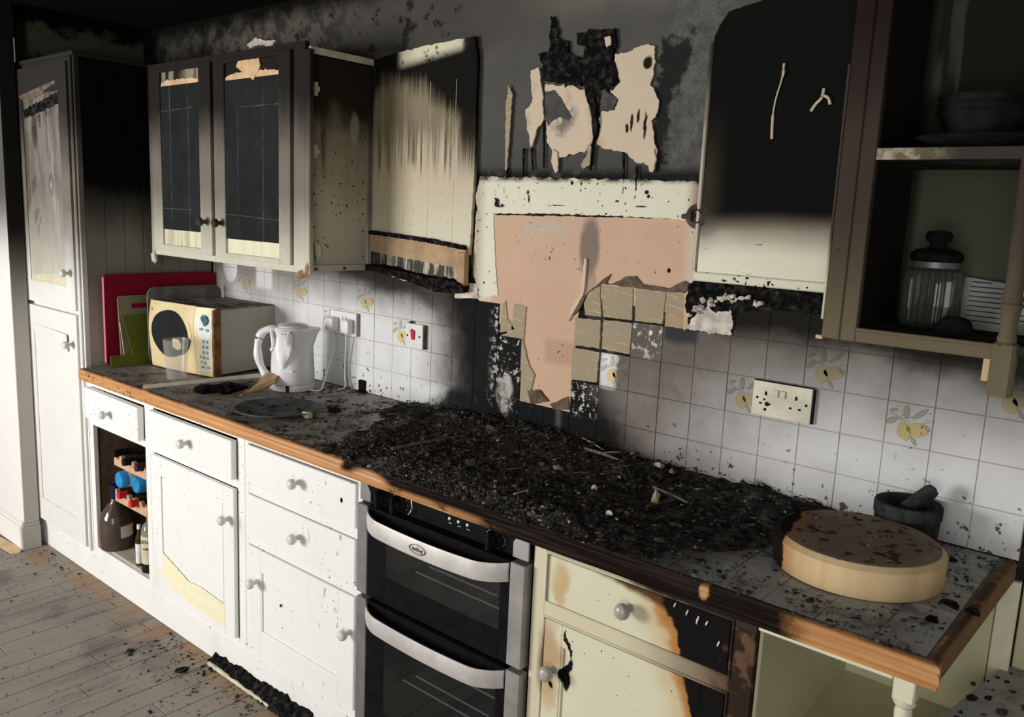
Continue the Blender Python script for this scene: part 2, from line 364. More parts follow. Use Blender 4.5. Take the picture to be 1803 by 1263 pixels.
# --- scorched right cupboard
n = Nd('scorched_cream'); x, y, z = n.xyz(n.warp(17, .060, 5)); f = n.noise(14, 4); xs, ys, zs = n.xyz()
c = n.mix(n.noise(5, 3), (.68, .65, .46), (.74, .72, .55))
e = x + (z + .12) * .38
c = n.mix(n.ss(e, .585, .66) * .55, c, (.60, .42, .18))
c = n.mix(n.ss(e, .650, .678) * .95, c, (.46, .19, .035))
c = n.mix(n.ell(x, z, .41, -.13, .025, .05, .9) * .7, c, (.55, .31, .10))
c = n.mix(n.ss(zs + (x - .6) * .13 + (f - .5) * .02, -.093, -.076) , c, (.10, .05, .02))
c = n.mix(n.ss(e, .682, .690), c, (.010, .009, .009))
c = n.mix(n.ss(xs, .384, .376) * n.ss(zs, -.20, -.19) * .8, c, (.12, .055, .02))
c = n.mix(n.ss(f, .64, .70) * n.ss(e, .70, .72) * .5, c, (.12, .05, .03))
c = n.mix(n.ell(x, z, .385, -.33, .035, .10, .9) * .75, c, (.45, .25, .09))
c = n.mix(n.ell(x, z, .440, -.345, .012, .045, .3), c, (.008, .008, .008))
c = n.mix(n.ell(x, z, .397, -.375, .007, .016, .3), c, (.008, .008, .008))
c = n.mix(n.ell(x, z, .438, -.270, .004, .030, .4), c, (.02, .015, .01))
c = n.mix(specks(n, .70, 60), c, SOOT)
M['scorched_cream'] = n.out(c, .35)
n = Nd('scorched_frame'); x, y, z = n.xyz(n.warp(12, .05, 4)); f = n.noise(18, 4)
c = n.mix(n.noise(5, 3), (.62, .56, .38), (.70, .65, .47))
c = n.mix(n.ss(x, .55, .80) * .9, c, (.15, .085, .05))
c = n.mix(n.ss(x, .76, .83), c, n.mix(n.ss(f, .5, .6), (.035, .022, .017), (.13, .07, .045)))
c = n.mix(n.ss(x, .56, .62) * n.ss(z, -.085, -.07), c, (.05, .035, .03))
c = n.mix(n.ell(x, z, .372, -.335, .022, .07, .9) * .85, c, (.12, .06, .025))
M['scorched_frame'] = n.out(c, .45)
# --- others
plain('end_cream', (.55, .53, .34), .5, var=.06, sc=4)
plain('post_cream', (.74, .71, .52), .35, var=.05)
plain('cupboard_interior', (.16, .105, .065), .7, var=.2)
plain('shelf_cream', (.50, .46, .36), .6, var=.2, sc=12)
plain('pine_rack', (.55, .34, .20), .6, var=.15)
plain('porcelain', (.66, .66, .63), .15, var=.06)
plain('sooty_knob', (.07, .055, .045), .25, var=.4)
plain('grey_knob', (.40, .39, .35), .22, var=.15)
plain('steel', (.66, .63, .60), .42, metal=.45, var=.12, sc=12)
plain('dull_steel', (.22, .215, .21), .45, metal=.5, var=.15, sc=12)
plain('mid_steel', (.36, .345, .33), .45, metal=.5, var=.15, sc=12)
plain('rod_steel', (.8, .8, .78), .35)
plain('black_enamel', (.008, .008, .009), .12, var=.2)
plain('black_plastic', (.012, .012, .013), .35, var=.3)
plain('dark_pane', (.021, .0225, .0235), .5, var=.18, sc=8)
plain('lead_line', (.12, .115, .10), .6, var=.5)
plain('red_board', (.24, .010, .028), .4, var=.15, sc=6)
plain('green_board', (.115, .135, .014), .45, var=.15, sc=6)
plain('beige_board', (.24, .21, .125), .5, var=.12, sc=6)
plain('grey_tray', (.16, .155, .14), .4, var=.25, sc=14)
plain('charcoal_stone', (.035, .040, .038), .7, var=.35, sc=40)
plain('sooty_dish', (.014, .016, .016), .4, var=.4, sc=20)
plain('dark_plate', (.085, .09, .095), .35, var=.3, sc=20)
plain('ash_white', (.66, .64, .60), .8, var=.25, sc=50)
plain('plug_white', (.76, .76, .74), .35, var=.05)
plain('socket_white', (.76, .75, .73), .3, var=.05)
plain('yellowed_plastic', (.70, .66, .52), .35, var=.15, sc=14)
plain('dark_gap', (.02, .018, .016), .8)
plain('red_plastic', (.55, .02, .03), .4)
plain('kettle_white', (.70, .70, .71), .28, var=.05, sc=8)
plain('kettle_melt', (.86, .86, .87), .18, var=.04)
plain('blue_can', (.02, .22, .50), .25, var=.3, sc=20)
plain('bottle_dark', (.018, .014, .012), .12, var=.3)
plain('bottle_purple', (.09, .03, .04), .3, var=.3)
plain('amber_glass', (.07, .035, .012), .08, var=.4)
plain('label_cream', (.60, .55, .38), .6, var=.1)
plain('label_white', (.74, .73, .72), .6, var=.06)
plain('blue_cap', (.015, .02, .07), .3)
plain('print_dark', (.04, .035, .03), .6)
plain('paper', (.42, .42, .40), .7, var=.2, sc=8)
plain('raw_pine', (.62, .45, .25), .6, var=.15, sc=12)
plain('pale_stick', (.58, .53, .42), .6, var=.15, sc=20)
plain('lcd', (.06, .13, .14), .2, var=.4, sc=60)
plain('keypad', (.55, .60, .60), .4, var=.08)
plain('key', (.22, .27, .28), .5, var=.2)
def glassy(name, col, alpha, rough=.05):
    n = Nd(name); n.link(col, n.b.inputs['Base Color']); n.b.inputs['Roughness'].default_value = rough; n.b.inputs['Alpha'].default_value = alpha
    n.b.inputs['Specular IOR Level'].default_value = .7
    M[name] = n.mat
glassy('oven_glass', (.012, .014, .013), .45)
glassy('tumbler_plastic', (.62, .63, .60), .15, .08)
glassy('jar_glass', (.10, .11, .085), .40, .05)
glassy('bottle_glass', (.10, .07, .05), .70, .06)
glassy('clear_glass', (.35, .33, .28), .5, .06)
# microwave
n = Nd('microwave_front'); f = n.noise(9, 4, v=n.obj()); g = n.noise(45, 3, v=n.obj(), off=3)
c = n.mix(f, (.66, .53, .28), (.76, .64, .38)); c = n.mix(n.ss(g, .66, .7) * .4, c, (.3, .2, .1))
M['microwave_front'] = n.out(c, .35)
n = Nd('microwave_case'); x, y, z = n.xyz(n.obj()); f = n.noise(8, 5, v=n.obj(), stretch=(1, 3, 1))
c = n.mix(f, (.37, .36, .30), (.42, .41, .35))
c = n.mix(n.ss(z, .262, .268), c, n.mix(n.ss(f, .42, .62), (.09, .08, .07), (.26, .24, .215)))
M['microwave_case'] = n.out(c, .45)
plain('burnt_bezel', (.22, .10, .035), .5, var=.4, sc=20)
# round board
n = Nd('round_board'); x, y, z = n.xyz(n.obj()); v = n.obj()
f = n.noise(12, 5, .65, v=v); xw, yw, zw = n.xyz()
an = n.noise(14, 3, v=v, stretch=(1, .25, .02))
c = n.mix(n.ss(an, .35, .65), (.56, .38, .19), (.72, .53, .30))
r2 = (x * x + y * y)
topm = n.ss(z, .0640, .0665)
c = n.mix(topm, c, n.mix(f, (.13, .088, .062), (.25, .195, .145)))
c = n.mix(topm * n.ss(n.noise(32, 4, v=v, off=2), .56, .62) * .8, c, (.03, .02, .016))
c = n.mix(topm * n.ss(n.noise(45, 2, v=v, off=7), .70, .73) * .8, c, (.45, .42, .36))
c = n.mix(n.ss(x * .85 + y * .15 + (f - .5) * .04, -.075, -.125) * topm * .9, c, (.025, .015, .012))
c = n.mix(n.ss(x * .98 + y * .20 + (f - .5) * .04, -.122, -.128), c, (.012, .010, .009))
c = n.mix((n.ss(x * .98 + y * .20 + (f - .5) * .04, -.095, -.126) * .6) * (1.0 - n.ss(x * .98 + y * .20 + (f - .5) * .04, -.122, -.128)), c, (.40, .16, .04))
M['round_board'] = n.out(c, .55)
# floor
n = Nd('floor_plank'); x, y, z = n.xyz(); f = n.noise(4, 4, .6); g = n.noise(16, 4, .6, stretch=(1, .2, 1)); h = n.noise(60, 3)
c = n.mix(f, (.20, .175, .145), (.30, .265, .225))
c = n.mix(n.ss(g, .52, .70) * .45, c, (.10, .095, .09))
c = n.mix(n.ss(y + (f - .5) * .25, -.74, -.60) * n.ss(n.noise(7, 4, off=4), .40, .56) * .8, c, (.30, .175, .09))
c = n.mix(n.ss(n.noise(3.2, 4, off=8), .54, .66) * .5, c, (.085, .085, .085))
c = n.mix(n.ss(h, .66, .70) * .8, c, (.03, .025, .02))
M['floor_plank'] = n.out(c, .55)
plain('floor_gap', (.035, .028, .022), .9)
n = Nd('ash'); x, y, z = n.xyz(); f = n.noise(28, 5, .7); g = n.noise(5, 4); h = n.noise(120, 3)
w1 = n.noise(9, 5, .7, off=6); st_ = n.noise(30, 4, .7, stretch=(.25, 1, 1), off=2)
c = n.mix(n.ss(f, .36, .66), (.009, .009, .009), (.060, .056, .051))
c = n.mix(n.ell(x, y, .02, -.16, .24, .10, .8) * n.ss(f, .35, .6) * .75, c, (.13, .080, .055))
c = n.mix(n.ss(w1, .50, .62) * .75 * n.ss(x, .42, .20), c, (.115, .108, .100))
c = n.mix(n.ss(st_, .58, .64) * .6, c, (.16, .15, .135))
c = n.mix(n.ss(g, .52, .66) * n.ss(f, .45, .6) * .5, c, (.12, .11, .10))
c = n.mix(n.ss(h, .68, .72) * .5, c, (.3, .28, .26))
M['ash'] = n.out(c, .7); n.bump(f * .6 + h * .4, .8, .006)
for k, (a, b) in enumerate((((.010, .010, .010), (.045, .043, .040)), ((.04, .038, .035), (.12, .112, .10)), ((.07, .055, .045), (.17, .135, .105)), ((.2, .185, .16), (.42, .39, .35)))):
    n = Nd('cinder'); M['cinder%d' % k] = n.out(n.mix(n.noise(90, 3), a, b), .6)

# ------------------------------------------------------------------ mesh helpers (all in worktop-relative metres)
FR = {}
def B(): return bmesh.new()
def finish(name, bm, mat, smooth=False):
    bmesh.ops.recalc_face_normals(bm, faces=bm.faces[:])
    me = bpy.data.meshes.new(name); bm.to_mesh(me); bm.free()
    for m in (mat if isinstance(mat, (list, tuple)) else [mat]): me.materials.append(M[m] if isinstance(m, str) else m)
    if smooth:
        for p in me.polygons: p.use_smooth = True
        try: me.set_sharp_from_angle(angle=0.7)
        except Exception: pass
    return me
def T(name, label, cat, loc, rotz=0, group=None, kind=None):
    o = bpy.data.objects.new(name, None); COL.objects.link(o); o.empty_display_size = .05
    o.location = (loc[0], loc[1], loc[2] + Z0); o.rotation_euler = (0, 0, rotz)
    if label: o['label'] = label
    if cat: o['category'] = cat
    if group: o['group'] = group
    if kind: o['kind'] = kind
    FR[o] = Matrix.Translation(Vector(loc)) @ Matrix.Rotation(rotz, 4, 'Z'); return o
def part(name, bm, mat, parent, label=None, local=False, smooth=False, kind=None):
    if not local: bm.transform(FR[parent].inverted())
    o = bpy.data.objects.new(name, finish(name, bm, mat, smooth)); COL.objects.link(o); o.parent = parent
    FR[o] = FR[parent]
    if label: o['label'] = label
    if kind: o['kind'] = kind
    return o
def solo(name, bm, mat, label, cat, loc=None, group=None, smooth=False, kind=None):
    if loc is None:
        vs = [v.co for v in bm.verts]
        loc = Vector(((min(v.x for v in vs) + max(v.x for v in vs)) / 2, (min(v.y for v in vs) + max(v.y for v in vs)) / 2, min(v.z for v in vs)))
    loc = Vector(loc); bm.transform(Matrix.Translation(-loc))
    o = bpy.data.objects.new(name, finish(name, bm, mat, smooth)); COL.objects.link(o)
    o.location = loc + Vector((0, 0, Z0)); FR[o] = Matrix.Translation(loc)
    if label: o['label'] = label
    if cat: o['category'] = cat
    if group: o['group'] = group
    if kind: o['kind'] = kind
    return o
def box(bm, x0, x1, y0, y1, z0, z1, bev=0, mi=0, seg=1, M4=None):
    t = bmesh.new(); bmesh.ops.create_cube(t, size=1)
    for v in t.verts: v.co = Vector(((x0 + x1) / 2 + v.co.x * (x1 - x0), (y0 + y1) / 2 + v.co.y * (y1 - y0), (z0 + z1) / 2 + v.co.z * (z1 - z0)))
    if bev: bmesh.ops.bevel(t, geom=t.edges[:], offset=bev, segments=seg, affect='EDGES', profile=.5)
    if M4 is not None: t.transform(M4)
    merge(bm, t, mi); return bm
def merge(bm, t, mi=0):
    mp = {}
    for v in t.verts: mp[v] = bm.verts.new(v.co)
    for f in t.faces:
        try:
            nf = bm.faces.new([mp[v] for v in f.verts]); nf.material_index = mi; nf.smooth = f.smooth
        except ValueError: pass
    t.free()
def frame_of(axis):
    a = Vector(axis).normalized(); q = Vector((0, 0, 1)).rotation_difference(a); return q.to_matrix()
def lathe(bm, prof, c, axis=(0, 0, 1), seg=24, mi=0, flute=0, nfl=0):
    R = frame_of(axis); c = Vector(c); rings = []
    for r, h in prof:
        ring = []
        for i in range(seg):
            a = 2 * PI * i / seg
            rr = r * (1 + (flute * math.cos(nfl * a) if nfl and r > .02 else 0))
            ring.append(bm.verts.new(c + R @ Vector((max(rr, 1e-5) * math.cos(a), max(rr, 1e-5) * math.sin(a), h))))
        rings.append(ring)
    for a, b in zip(rings, rings[1:]):
        for i in range(seg):
            f = bm.faces.new((a[i], a[(i + 1) % seg], b[(i + 1) % seg], b[i])); f.material_index = mi
    for ring in (rings[0], rings[-1]):
        try: f = bm.faces.new(ring); f.material_index = mi
        except ValueError: pass
    return bm
def cyl(bm, p0, p1, r0, r1=None, seg=12, mi=0):
    p0 = Vector(p0); p1 = Vector(p1); r1 = r0 if r1 is None else r1
    return lathe(bm, [(r0, 0), (r1, (p1 - p0).length)], p0, p1 - p0, seg, mi)
def tube(bm, pts, r, seg=8, mi=0, flat=1.0):
    pts = [Vector(p) for p in pts]; rings = []
    for i, p in enumerate(pts):
        d = (pts[min(i + 1, len(pts) - 1)] - pts[max(i - 1, 0)]).normalized()
        up = Vector((0, 0, 1)) if abs(d.z) < .95 else Vector((1, 0, 0))
        s = d.cross(up).normalized(); u = s.cross(d).normalized(); rr = r[i] if isinstance(r, (list, tuple)) else r
        rings.append([bm.verts.new(p + s * (rr * math.cos(2 * PI * k / seg)) + u * (rr * flat * math.sin(2 * PI * k / seg))) for k in range(seg)])
    for a, b in zip(rings, rings[1:]):
        for i in range(seg):
            f = bm.faces.new((a[i], a[(i + 1) % seg], b[(i + 1) % seg], b[i])); f.material_index = mi
    for q in (rings[0], rings[-1]): f = bm.faces.new(q); f.material_index = mi
    return bm
def smooth_pts(pts, n=6):
    pts = [Vector(p) for p in pts]; out = []
    P = [pts[0]] + pts + [pts[-1]]
    for i in range(1, len(P) - 2):
        for k in range(n):
            t = k / n; a, b, c, d = P[i - 1], P[i], P[i + 1], P[i + 2]
            out.append(.5 * ((2 * b) + (c - a) * t + (2 * a - 5 * b + 4 * c - d) * t * t + (3 * b - a - 3 * c + d) * t ** 3))
    out.append(pts[-1]); return out
def slab(bm, pts, off, mi=0):
    """solid plate: 3-D outline pts (planar), thickness vector off"""
    pts = [Vector(p) for p in pts]; off = Vector(off)
    a = [bm.verts.new(p) for p in pts]; b = [bm.verts.new(p + off) for p in pts]
    for tri in tessellate_polygon([pts]):
        for src in (a, b):
            try: f = bm.faces.new([src[i] for i in tri]); f.material_index = mi
            except ValueError: pass
    n = len(pts)
    for i in range(n):
        f = bm.faces.new((a[i], a[(i + 1) % n], b[(i + 1) % n], b[i])); f.material_index = mi
    return bm
def ragged(pts, jit=.004, step=.006, seed=0):
    pts = [Vector(p) for p in pts]; out = []; n = len(pts)
    ctr = sum(pts, Vector()) / n
    for i in range(n):
        a, b = pts[i], pts[(i + 1) % n]; k = max(1, int((b - a).length / step))
        for j in range(k):
            p = a.lerp(b, j / k); q = p * 55 + Vector((seed * 3.1, seed, 0)); q2 = p * 190 + Vector((seed, 0, 7))
            s = Vector((noise.noise(q), 0, noise.noise(q + Vector((9, 5, 3))))) * jit + Vector((noise.noise(q2), 0, noise.noise(q2 + Vector((4, 8, 1))))) * jit * .55
            out.append(p + s)
    return out
def W(pxs, y=0.0): return [U(a, b, 1, y) for a, b in pxs]
def text_mesh(bm, txt, size, M4, mi=0, depth=.0004):
    cu = bpy.data.curves.new('t', 'FONT'); cu.body = txt; cu.size = size; cu.extrude = depth; cu.align_x = 'CENTER'; cu.align_y = 'CENTER'; cu.resolution_u = 3
    o = bpy.data.objects.new('t', cu); COL.objects.link(o); bpy.context.view_layer.update()
    me = o.to_mesh(); t = bmesh.new(); t.from_mesh(me); o.to_mesh_clear(); bpy.data.objects.remove(o); bpy.data.curves.remove(cu)
    t.transform(M4); merge(bm, t, mi)
FRONT = Matrix(((1, 0, 0, 0), (0, 0, -1, 0), (0, 1, 0, 0), (0, 0, 0, 1)))      # text upright, facing -y
def facing(x, y, z, extra=None):
    m = Matrix.Translation(Vector((x, y, z))) @ FRONT
    return m @ extra if extra is not None else m

# ------------------------------------------------------------------ the room
CEIL = 1.452
fl = T('floor', None, None, (-1.6, -1.0, -.905), kind='structure')
b = box(B(), -3.4, 2.2, -4.2, .02, -.96, -.911); part('floor_base', b, 'floor_gap', fl)
px_ = -3.02; prot = {}
i = 0
while px_ < .9:
    w = .0895; ys = [-.50]; yy = -.50 - random.uniform(.12, .75)
    while yy > -2.6: ys.append(yy); yy -= random.uniform(.55, .95)
    ys.append(-2.7)
    if px_ > -.9: ys = [-.50, -1.4, -2.7]
    for y1, y0 in zip(ys, ys[1:]):
        b = box(B(), px_ + .0012, px_ + w - .0012, y0 + .0012, y1 - .0012, -.913, -.905 - random.uniform(0, .0012), bev=.0009)
        part('floor_plank', b, 'floor_plank', fl)
    px_ += w; i += 1
b = box(B(), -3.4, 2.2, -4.2, .25, CEIL, CEIL + .05)
solo('ceiling', b, 'ceiling_soot', None, None, kind='structure')
b = box(B(), -2.75, -2.60, -.50, .20, -.905, CEIL)
solo('wall_left', b, 'side_plaster', None, None, kind='structure')
# pier that the tall cupboard is built up against
pier = T('wall_front', None, None, (-3.0, -.62, -.905), kind='structure')
part('pier_face', box(B(), -3.4, -2.500, -.655, -.592, -.905, CEIL, bev=.002), 'pier_paint', pier)
bs = T('baseboard_left', None, None, (-3.0, -.66, -.905), kind='structure')
b = B()
for (h0, h1, d) in ((-.905, -.80, .018), (-.80, -.785, .012), (-.785, -.775, .007)):
    box(b, -3.4, -2.500 + d, -.655 - d, -.594, h0, h1, bev=.002)
part('moulded_board', b, 'pier_paint', bs)

# back wall: masonry, then layers of paint, plaster and tile on it
wb = T('wall_back', None, None, (-.7, .05, -.905), kind='structure')
part('plaster', box(B(), -2.75, 1.21, .010, .20, -.905, CEIL), 'old_plaster', wb)
def layer(name, px, y0, y1, mat, seed=0, jit=.004, step=.006, label=None, sub=None):
    p = ragged(W(px), jit, step, seed)
    for v in p: v.y = y0
    return part(name, slab(B(), p, (0, y1 - y0, 0)), mat, sub or wb, label)
layer('pink_plaster', [(842, 378), (1224, 386), (1222, 560), (1020, 520), (1012, 600), (1003, 728), (900, 712), (905, 600), (838, 525), (836, 450)], .004, .012, 'pink_plaster', 1, .003)
layer('cream_paint', [(846, 311), (960, 313), (1100, 316), (1229, 320), (1231, 360), (1226, 388), (1100, 381), (960, 376), (842, 376), (838, 345)], -.001, .011, 'cream_paint', 2, .004)
layer('cream_paint', [(838, 372), (868, 374), (872, 470), (876, 520), (846, 526), (832, 480)], .001, .011, 'cream_paint', 3, .003)
# peeled patches with crisp broken edges
L1 = [(958, 150), (1000, 148), (1020, 156), (1032, 180), (1042, 215), (1036, 255), (1030, 268), (1005, 272), (985, 278), (970, 262), (962, 250), (961, 215), (968, 190), (960, 168)]
L2 = [(1082, 95), (1108, 92), (1118, 84), (1131, 81), (1140, 78), (1153, 80), (1151, 122), (1145, 147), (1153, 168), (1160, 178), (1156, 199), (1147, 214), (1151, 242), (1157, 266), (1148, 291), (1136, 289), (1115, 285), (1105, 271), (1072, 263), (1049, 253), (1056, 230), (1055, 198), (1081, 194), (1090, 175), (1072, 159), (1082, 141)]
layer('peeled_patch', L1, .0015, .006, 'peeled_cream', 5, .005, .004, 'pinkish cream plaster bared where the paint fell')
layer('peeled_patch', L2, .0015, .006, 'peeled_cream', 6, .006, .004, 'tall cream plaster patch with a jagged outline')
layer('grey_flake', [(960, 162), (975, 159), (988, 172), (996, 190), (1006, 205), (1001, 214), (985, 206), (972, 212), (966, 220), (960, 214)], .0, .006, 'grey_flake', 61, .004, .004)
layer('grey_flake', [(1052, 155), (1066, 160), (1088, 174), (1081, 192), (1054, 196)], -.001, .004, 'grey_flake', 62, .002, .004)
for k_, (a_, b_, c_, d_) in enumerate(((922, 262, 921, 314), (958, 212, 957, 296), (1098, 268, 1098, 318), (1121, 292, 1120, 336), (936, 260, 938, 300), (893, 296, 892, 316))):
    layer('soot_run', [(a_ - 1.6, b_), (a_ + 1.6, b_), (c_ + .8, d_), (c_ - .8, d_)], -.0015, .004, 'char', 70 + k_, .0012, .004)
layer('curled_paint_edge', [(1022, 160), (1030, 158), (1042, 200), (1046, 250), (1038, 258), (1036, 215)], -.006, .002, 'peeled_cream', 80, .003, .004)
layer('char_patch', [(971, 28), (980, 40), (983, 70), (1001, 72), (1001, 92), (1017, 101), (1028, 104), (1030, 83), (1017, 77), (1017, 61), (1035, 54), (1059, 52), (1084, 51), (1085, 74), (1081, 101), (1090, 144), (1078, 159), (1059, 153), (1056, 196), (1053, 233), (1044, 254), (1044, 211), (1031, 165), (1026, 140), (1023, 150), (998, 150), (958, 141), (954, 116), (949, 95), (966, 90), (969, 61)], -.002, .006, 'char', 7, .007, .004)
layer('paint_curl', [(935, 125), (950, 120), (956, 165), (958, 215), (948, 225), (936, 262), (930, 230), (926, 195), (938, 180)], -.003, .003, 'peeled_cream', 10, .005, .004)
layer('paint_curl', [(896, 150), (903, 165), (898, 230), (893, 300), (890, 300), (890, 235), (892, 180)], -.002, .003, 'adhesive', 11, .003, .004)
layer('paint_curl', [(1036, 255), (1044, 260), (1040, 290), (1028, 298), (1024, 290), (1034, 275)], -.004, .003, 'adhesive', 12, .003, .004)
layer('paint_curl', [(974, 262), (982, 268), (984, 300), (978, 306), (972, 285)], -.004, .003, 'peeled_cream', 13, .003, .004)
layer('paint_curl', [(1142, 285), (1150, 278), (1153, 262), (1157, 280), (1150, 304), (1144, 302)], -.004, .003, 'peeled_cream', 14, .003, .004)
layer('paint_curl', [(1066, 66), (1076, 64), (1078, 78), (1070, 84)], -.006, .003, 'peeled_cream', 15, .002, .004)
layer('cable_line', [(1030, 455), (1034, 456), (1031, 500), (1028, 520), (1012, 548), (1002, 566), (1006, 545), (1024, 515)], -.004, .004, 'peeled_cream', 16, .001, .004)
b = B(); tube(b, smooth_pts([U(1046, 170, 1, -.004), U(1050, 215, 1, -.01), U(1043, 262, 1, -.004), U(1040, 300, 1, -.002)]), .0035, 6)
part('burnt_cable', b, 'char', wb)
# broken plaster at the top left of the kitchen wall
layer('peeled_patch', [(434, 80), (450, 66), (470, 72), (484, 70), (478, 84), (455, 78), (440, 86)], .0, .012, 'broken_plaster', 17, .005, .004)
# round flue stub at the corner of the bared wall
b = B(); lathe(b, [(.010, -.02), (.016, -.004), (.030, .0), (.034, .010), (.034, .012)], U(1228, 381, 1, -.004), (0, -1, 0), 20)
b2 = B(); c0 = U(1228, 381, 1, -.004); lathe(b2, [(.033, 0), (.031, .006), (.020, .012), (.016, .014), (.013, .006), (.001, .005)], c0, (0, -1, 0), 24)
cyl(b2, c0 + Vector((-.04, -.008, -.002)), c0 + Vector((-.01, -.008, 0)), .006, .009, 10); b.free()
part('burnt_bracket', b2, 'sooty_knob', wb, 'round scorched boss with a stub', smooth=True)
# tile bed where tiles came off
cellp = lambda c, r, w=1, h=1, g=.0015: [Vector((.1 * c + g, 0, .1 * r + g)), Vector((.1 * (c + w) - g, 0, .1 * r + g)), Vector((.1 * (c + w) - g, 0, .1 * (r + h) - g)), Vector((.1 * c + g, 0, .1 * (r + h) - g))]
def bed(px, seed=0, name='adhesive_bed', mat='adhesive', y0=.0005):
    p = ragged(W(px), .0022, .006, seed)
    for v in p: v.y = y0
    part(name, slab(B(), p, (0, .010, 0)), mat, wb)
bed([(1058, 503), (1114, 508), (1112, 564), (1062, 558)], 21); bed([(1030, 555), (1028, 535), (1036, 516), (1056, 504), (1058, 558)], 22)
bed([(1119, 510), (1172, 516), (1166, 571), (1117, 565)], 23); bed([(1175, 513), (1208, 514), (1204, 580), (1170, 574)], 24)
bed([(1062, 563), (1113, 569), (1108, 624), (1059, 615)], 25); bed([(1013, 560), (1057, 564), (1055, 614), (1010, 608)], 26)
bed([(1008, 612), (1055, 620), (1050, 674), (1005, 668)], 27)
bed([(905, 535), (926, 540), (922, 600), (918, 655), (882, 590), (900, 585)], 28)
bed([(920, 595), (930, 640), (941, 660), (934, 690), (938, 712), (917, 706)], 29, y0=-.001)
bed([(930, 688), (950, 686), (966, 706), (936, 712)], 30, 'mortar_lump', 'adhesive_groove', -.004)
bed([(968, 712), (1000, 698), (1002, 722), (975, 722)], 31, 'mortar_lump', 'adhesive_groove', .0)
bed([(1010, 555), (1030, 520), (1075, 482), (1066, 502), (1080, 500), (1100, 488), (1120, 486), (1130, 500), (1180, 508), (1205, 494), (1214, 500), (1208, 516), (1170, 514), (1060, 500), (1036, 514), (1020, 545)], 32, 'torn_paper', 'adhesive_groove', -.002)
bed([(1205, 515), (1216, 512), (1214, 578), (1204, 582)], 33, 'adhesive_bed', 'torn_wood', -.002)
bed([(880, 580), (884, 535), (890, 530), (893, 560), (906, 580), (880, 586)], 34)
bed([(800, 495), (838, 500), (842, 525), (800, 526)], 35, 'old_white_plaster', 'broken_plaster')
# grout bed behind the tiles (only where tiles still hang)
LEM = {(-3, 2), (-8, 2), (-10, 3), (-12, 2), (-14, 3), (-18, 3), (1, 2), (5, 2), (7, 3), (9, 2), (11, 3), (-5, 3), (-16, 1)}
tiles = set((c, r) for c in range(-20, 12) for r in range(5))
for c, r in list(tiles):
    if -2 <= c <= -1 and r >= 1: tiles.discard((c, r))
    if c == -3 and r >= 3: tiles.discard((c, r))
    if c in (-5, -4) and r == 4: tiles.discard((c, r))
    if (c, r) in ((0, 4), (1, 4), (2, 4), (3, 4), (4, 4), (0, 3), (1, 3), (0, 2)): tiles.discard((c, r))
b = B()
for c, r in tiles:
    box(b, .1 * c, .1 * c + .1, .0006, .0108, .1 * r, .1 * r + .1)
part('grout', b, 'grout', wb)
tme = finish('tile', box(B(), .0008, .0992, -.0012, .006, .0008, .0992, bev=.0008), 'wall_tile')
# printed lemon sprig
def ellipse(bm, cx, cz, rx, rz, ang, mi, y=-.0018, n=16, pt=0):
    vs = []
    for i in range(n):
        a = 2 * PI * i / n; e = 1 + pt * max(0, abs(math.cos(a)) - .8) * 2
        u = rx * math.cos(a) * e; v = rz * math.sin(a)
        vs.append(bm.verts.new((cx + u * math.cos(ang) - v * math.sin(ang), y, cz + u * math.sin(ang) + v * math.cos(ang))))
    f = bm.faces.new(vs); f.material_index = mi
b = B(); s = .1
for (cx, cz, rx, rz, an, pt) in ((.42, .34, .17, .145, 1.9, .5), (.68, .42, .19, .15, .0, .5)):
    ellipse(b, cx * s, cz * s, (rx + .012) * s, (rz + .012) * s, an, 1, -.0018, 20, pt); ellipse(b, cx * s, cz * s, rx * s, rz * s, an, 0, -.0020, 20, pt)
for (cx, cz, rx, rz, an) in ((.14, .80, .085, .04, .25), (.42, .80, .13, .07, 1.6), (.72, .80, .17, .06, .75), (.12, .55, .12, .07, .6), (.88, .50, .09, .045, -.7), (.64, .15, .10, .045, -1.0)):
    ellipse(b, cx * s, cz * s, rx * s, rz * s, an, 3, -.0018, 14, .6); ellipse(b, cx * s, cz * s, (rx - .014) * s, (rz - .012) * s, an, 2, -.0020, 14, .6)
for (x0, z0, x1, z1) in ((.06, .74, .32, .62), (.32, .62, .52, .55), (.3, .63, .36, .72), (.36, .62, .6, .72), (.7, .56, .96, .66), (.2, .58, .34, .62)):
    d = Vector((x1 - x0, 0, z1 - z0)).normalized(); nn = Vector((-d.z, 0, d.x)) * .006
    q = [Vector((x0, 0, z0)) - nn, Vector((x1, 0, z1)) - nn, Vector((x1, 0, z1)) + nn, Vector((x0, 0, z0)) + nn]
    f = b.faces.new([b.verts.new((v.x * s, -.0017, v.z * s)) for v in q]); f.material_index = 3
lme = finish('lemon_print', b, ['lemon', 'lemon_line', 'leaf', 'leaf_line'])
wl = FR[wb].inverted()
for c, r in sorted(tiles):
    o = bpy.data.objects.new('tile', tme); COL.objects.link(o); o.parent = wb
    lo = wl @ Vector((.1 * c, random.uniform(-.0005, .0005), .1 * r)); o.location = lo
    o.rotation_euler = (random.uniform(-.004, .004), random.uniform(-.002, .002), random.uniform(-.004, .004))
    FR[o] = FR[wb]
    if (c, r) in LEM:
        q = bpy.data.objects.new('lemon_print', lme); COL.objects.link(q); q.parent = o; q['label'] = 'lemon sprig printed on the tile'
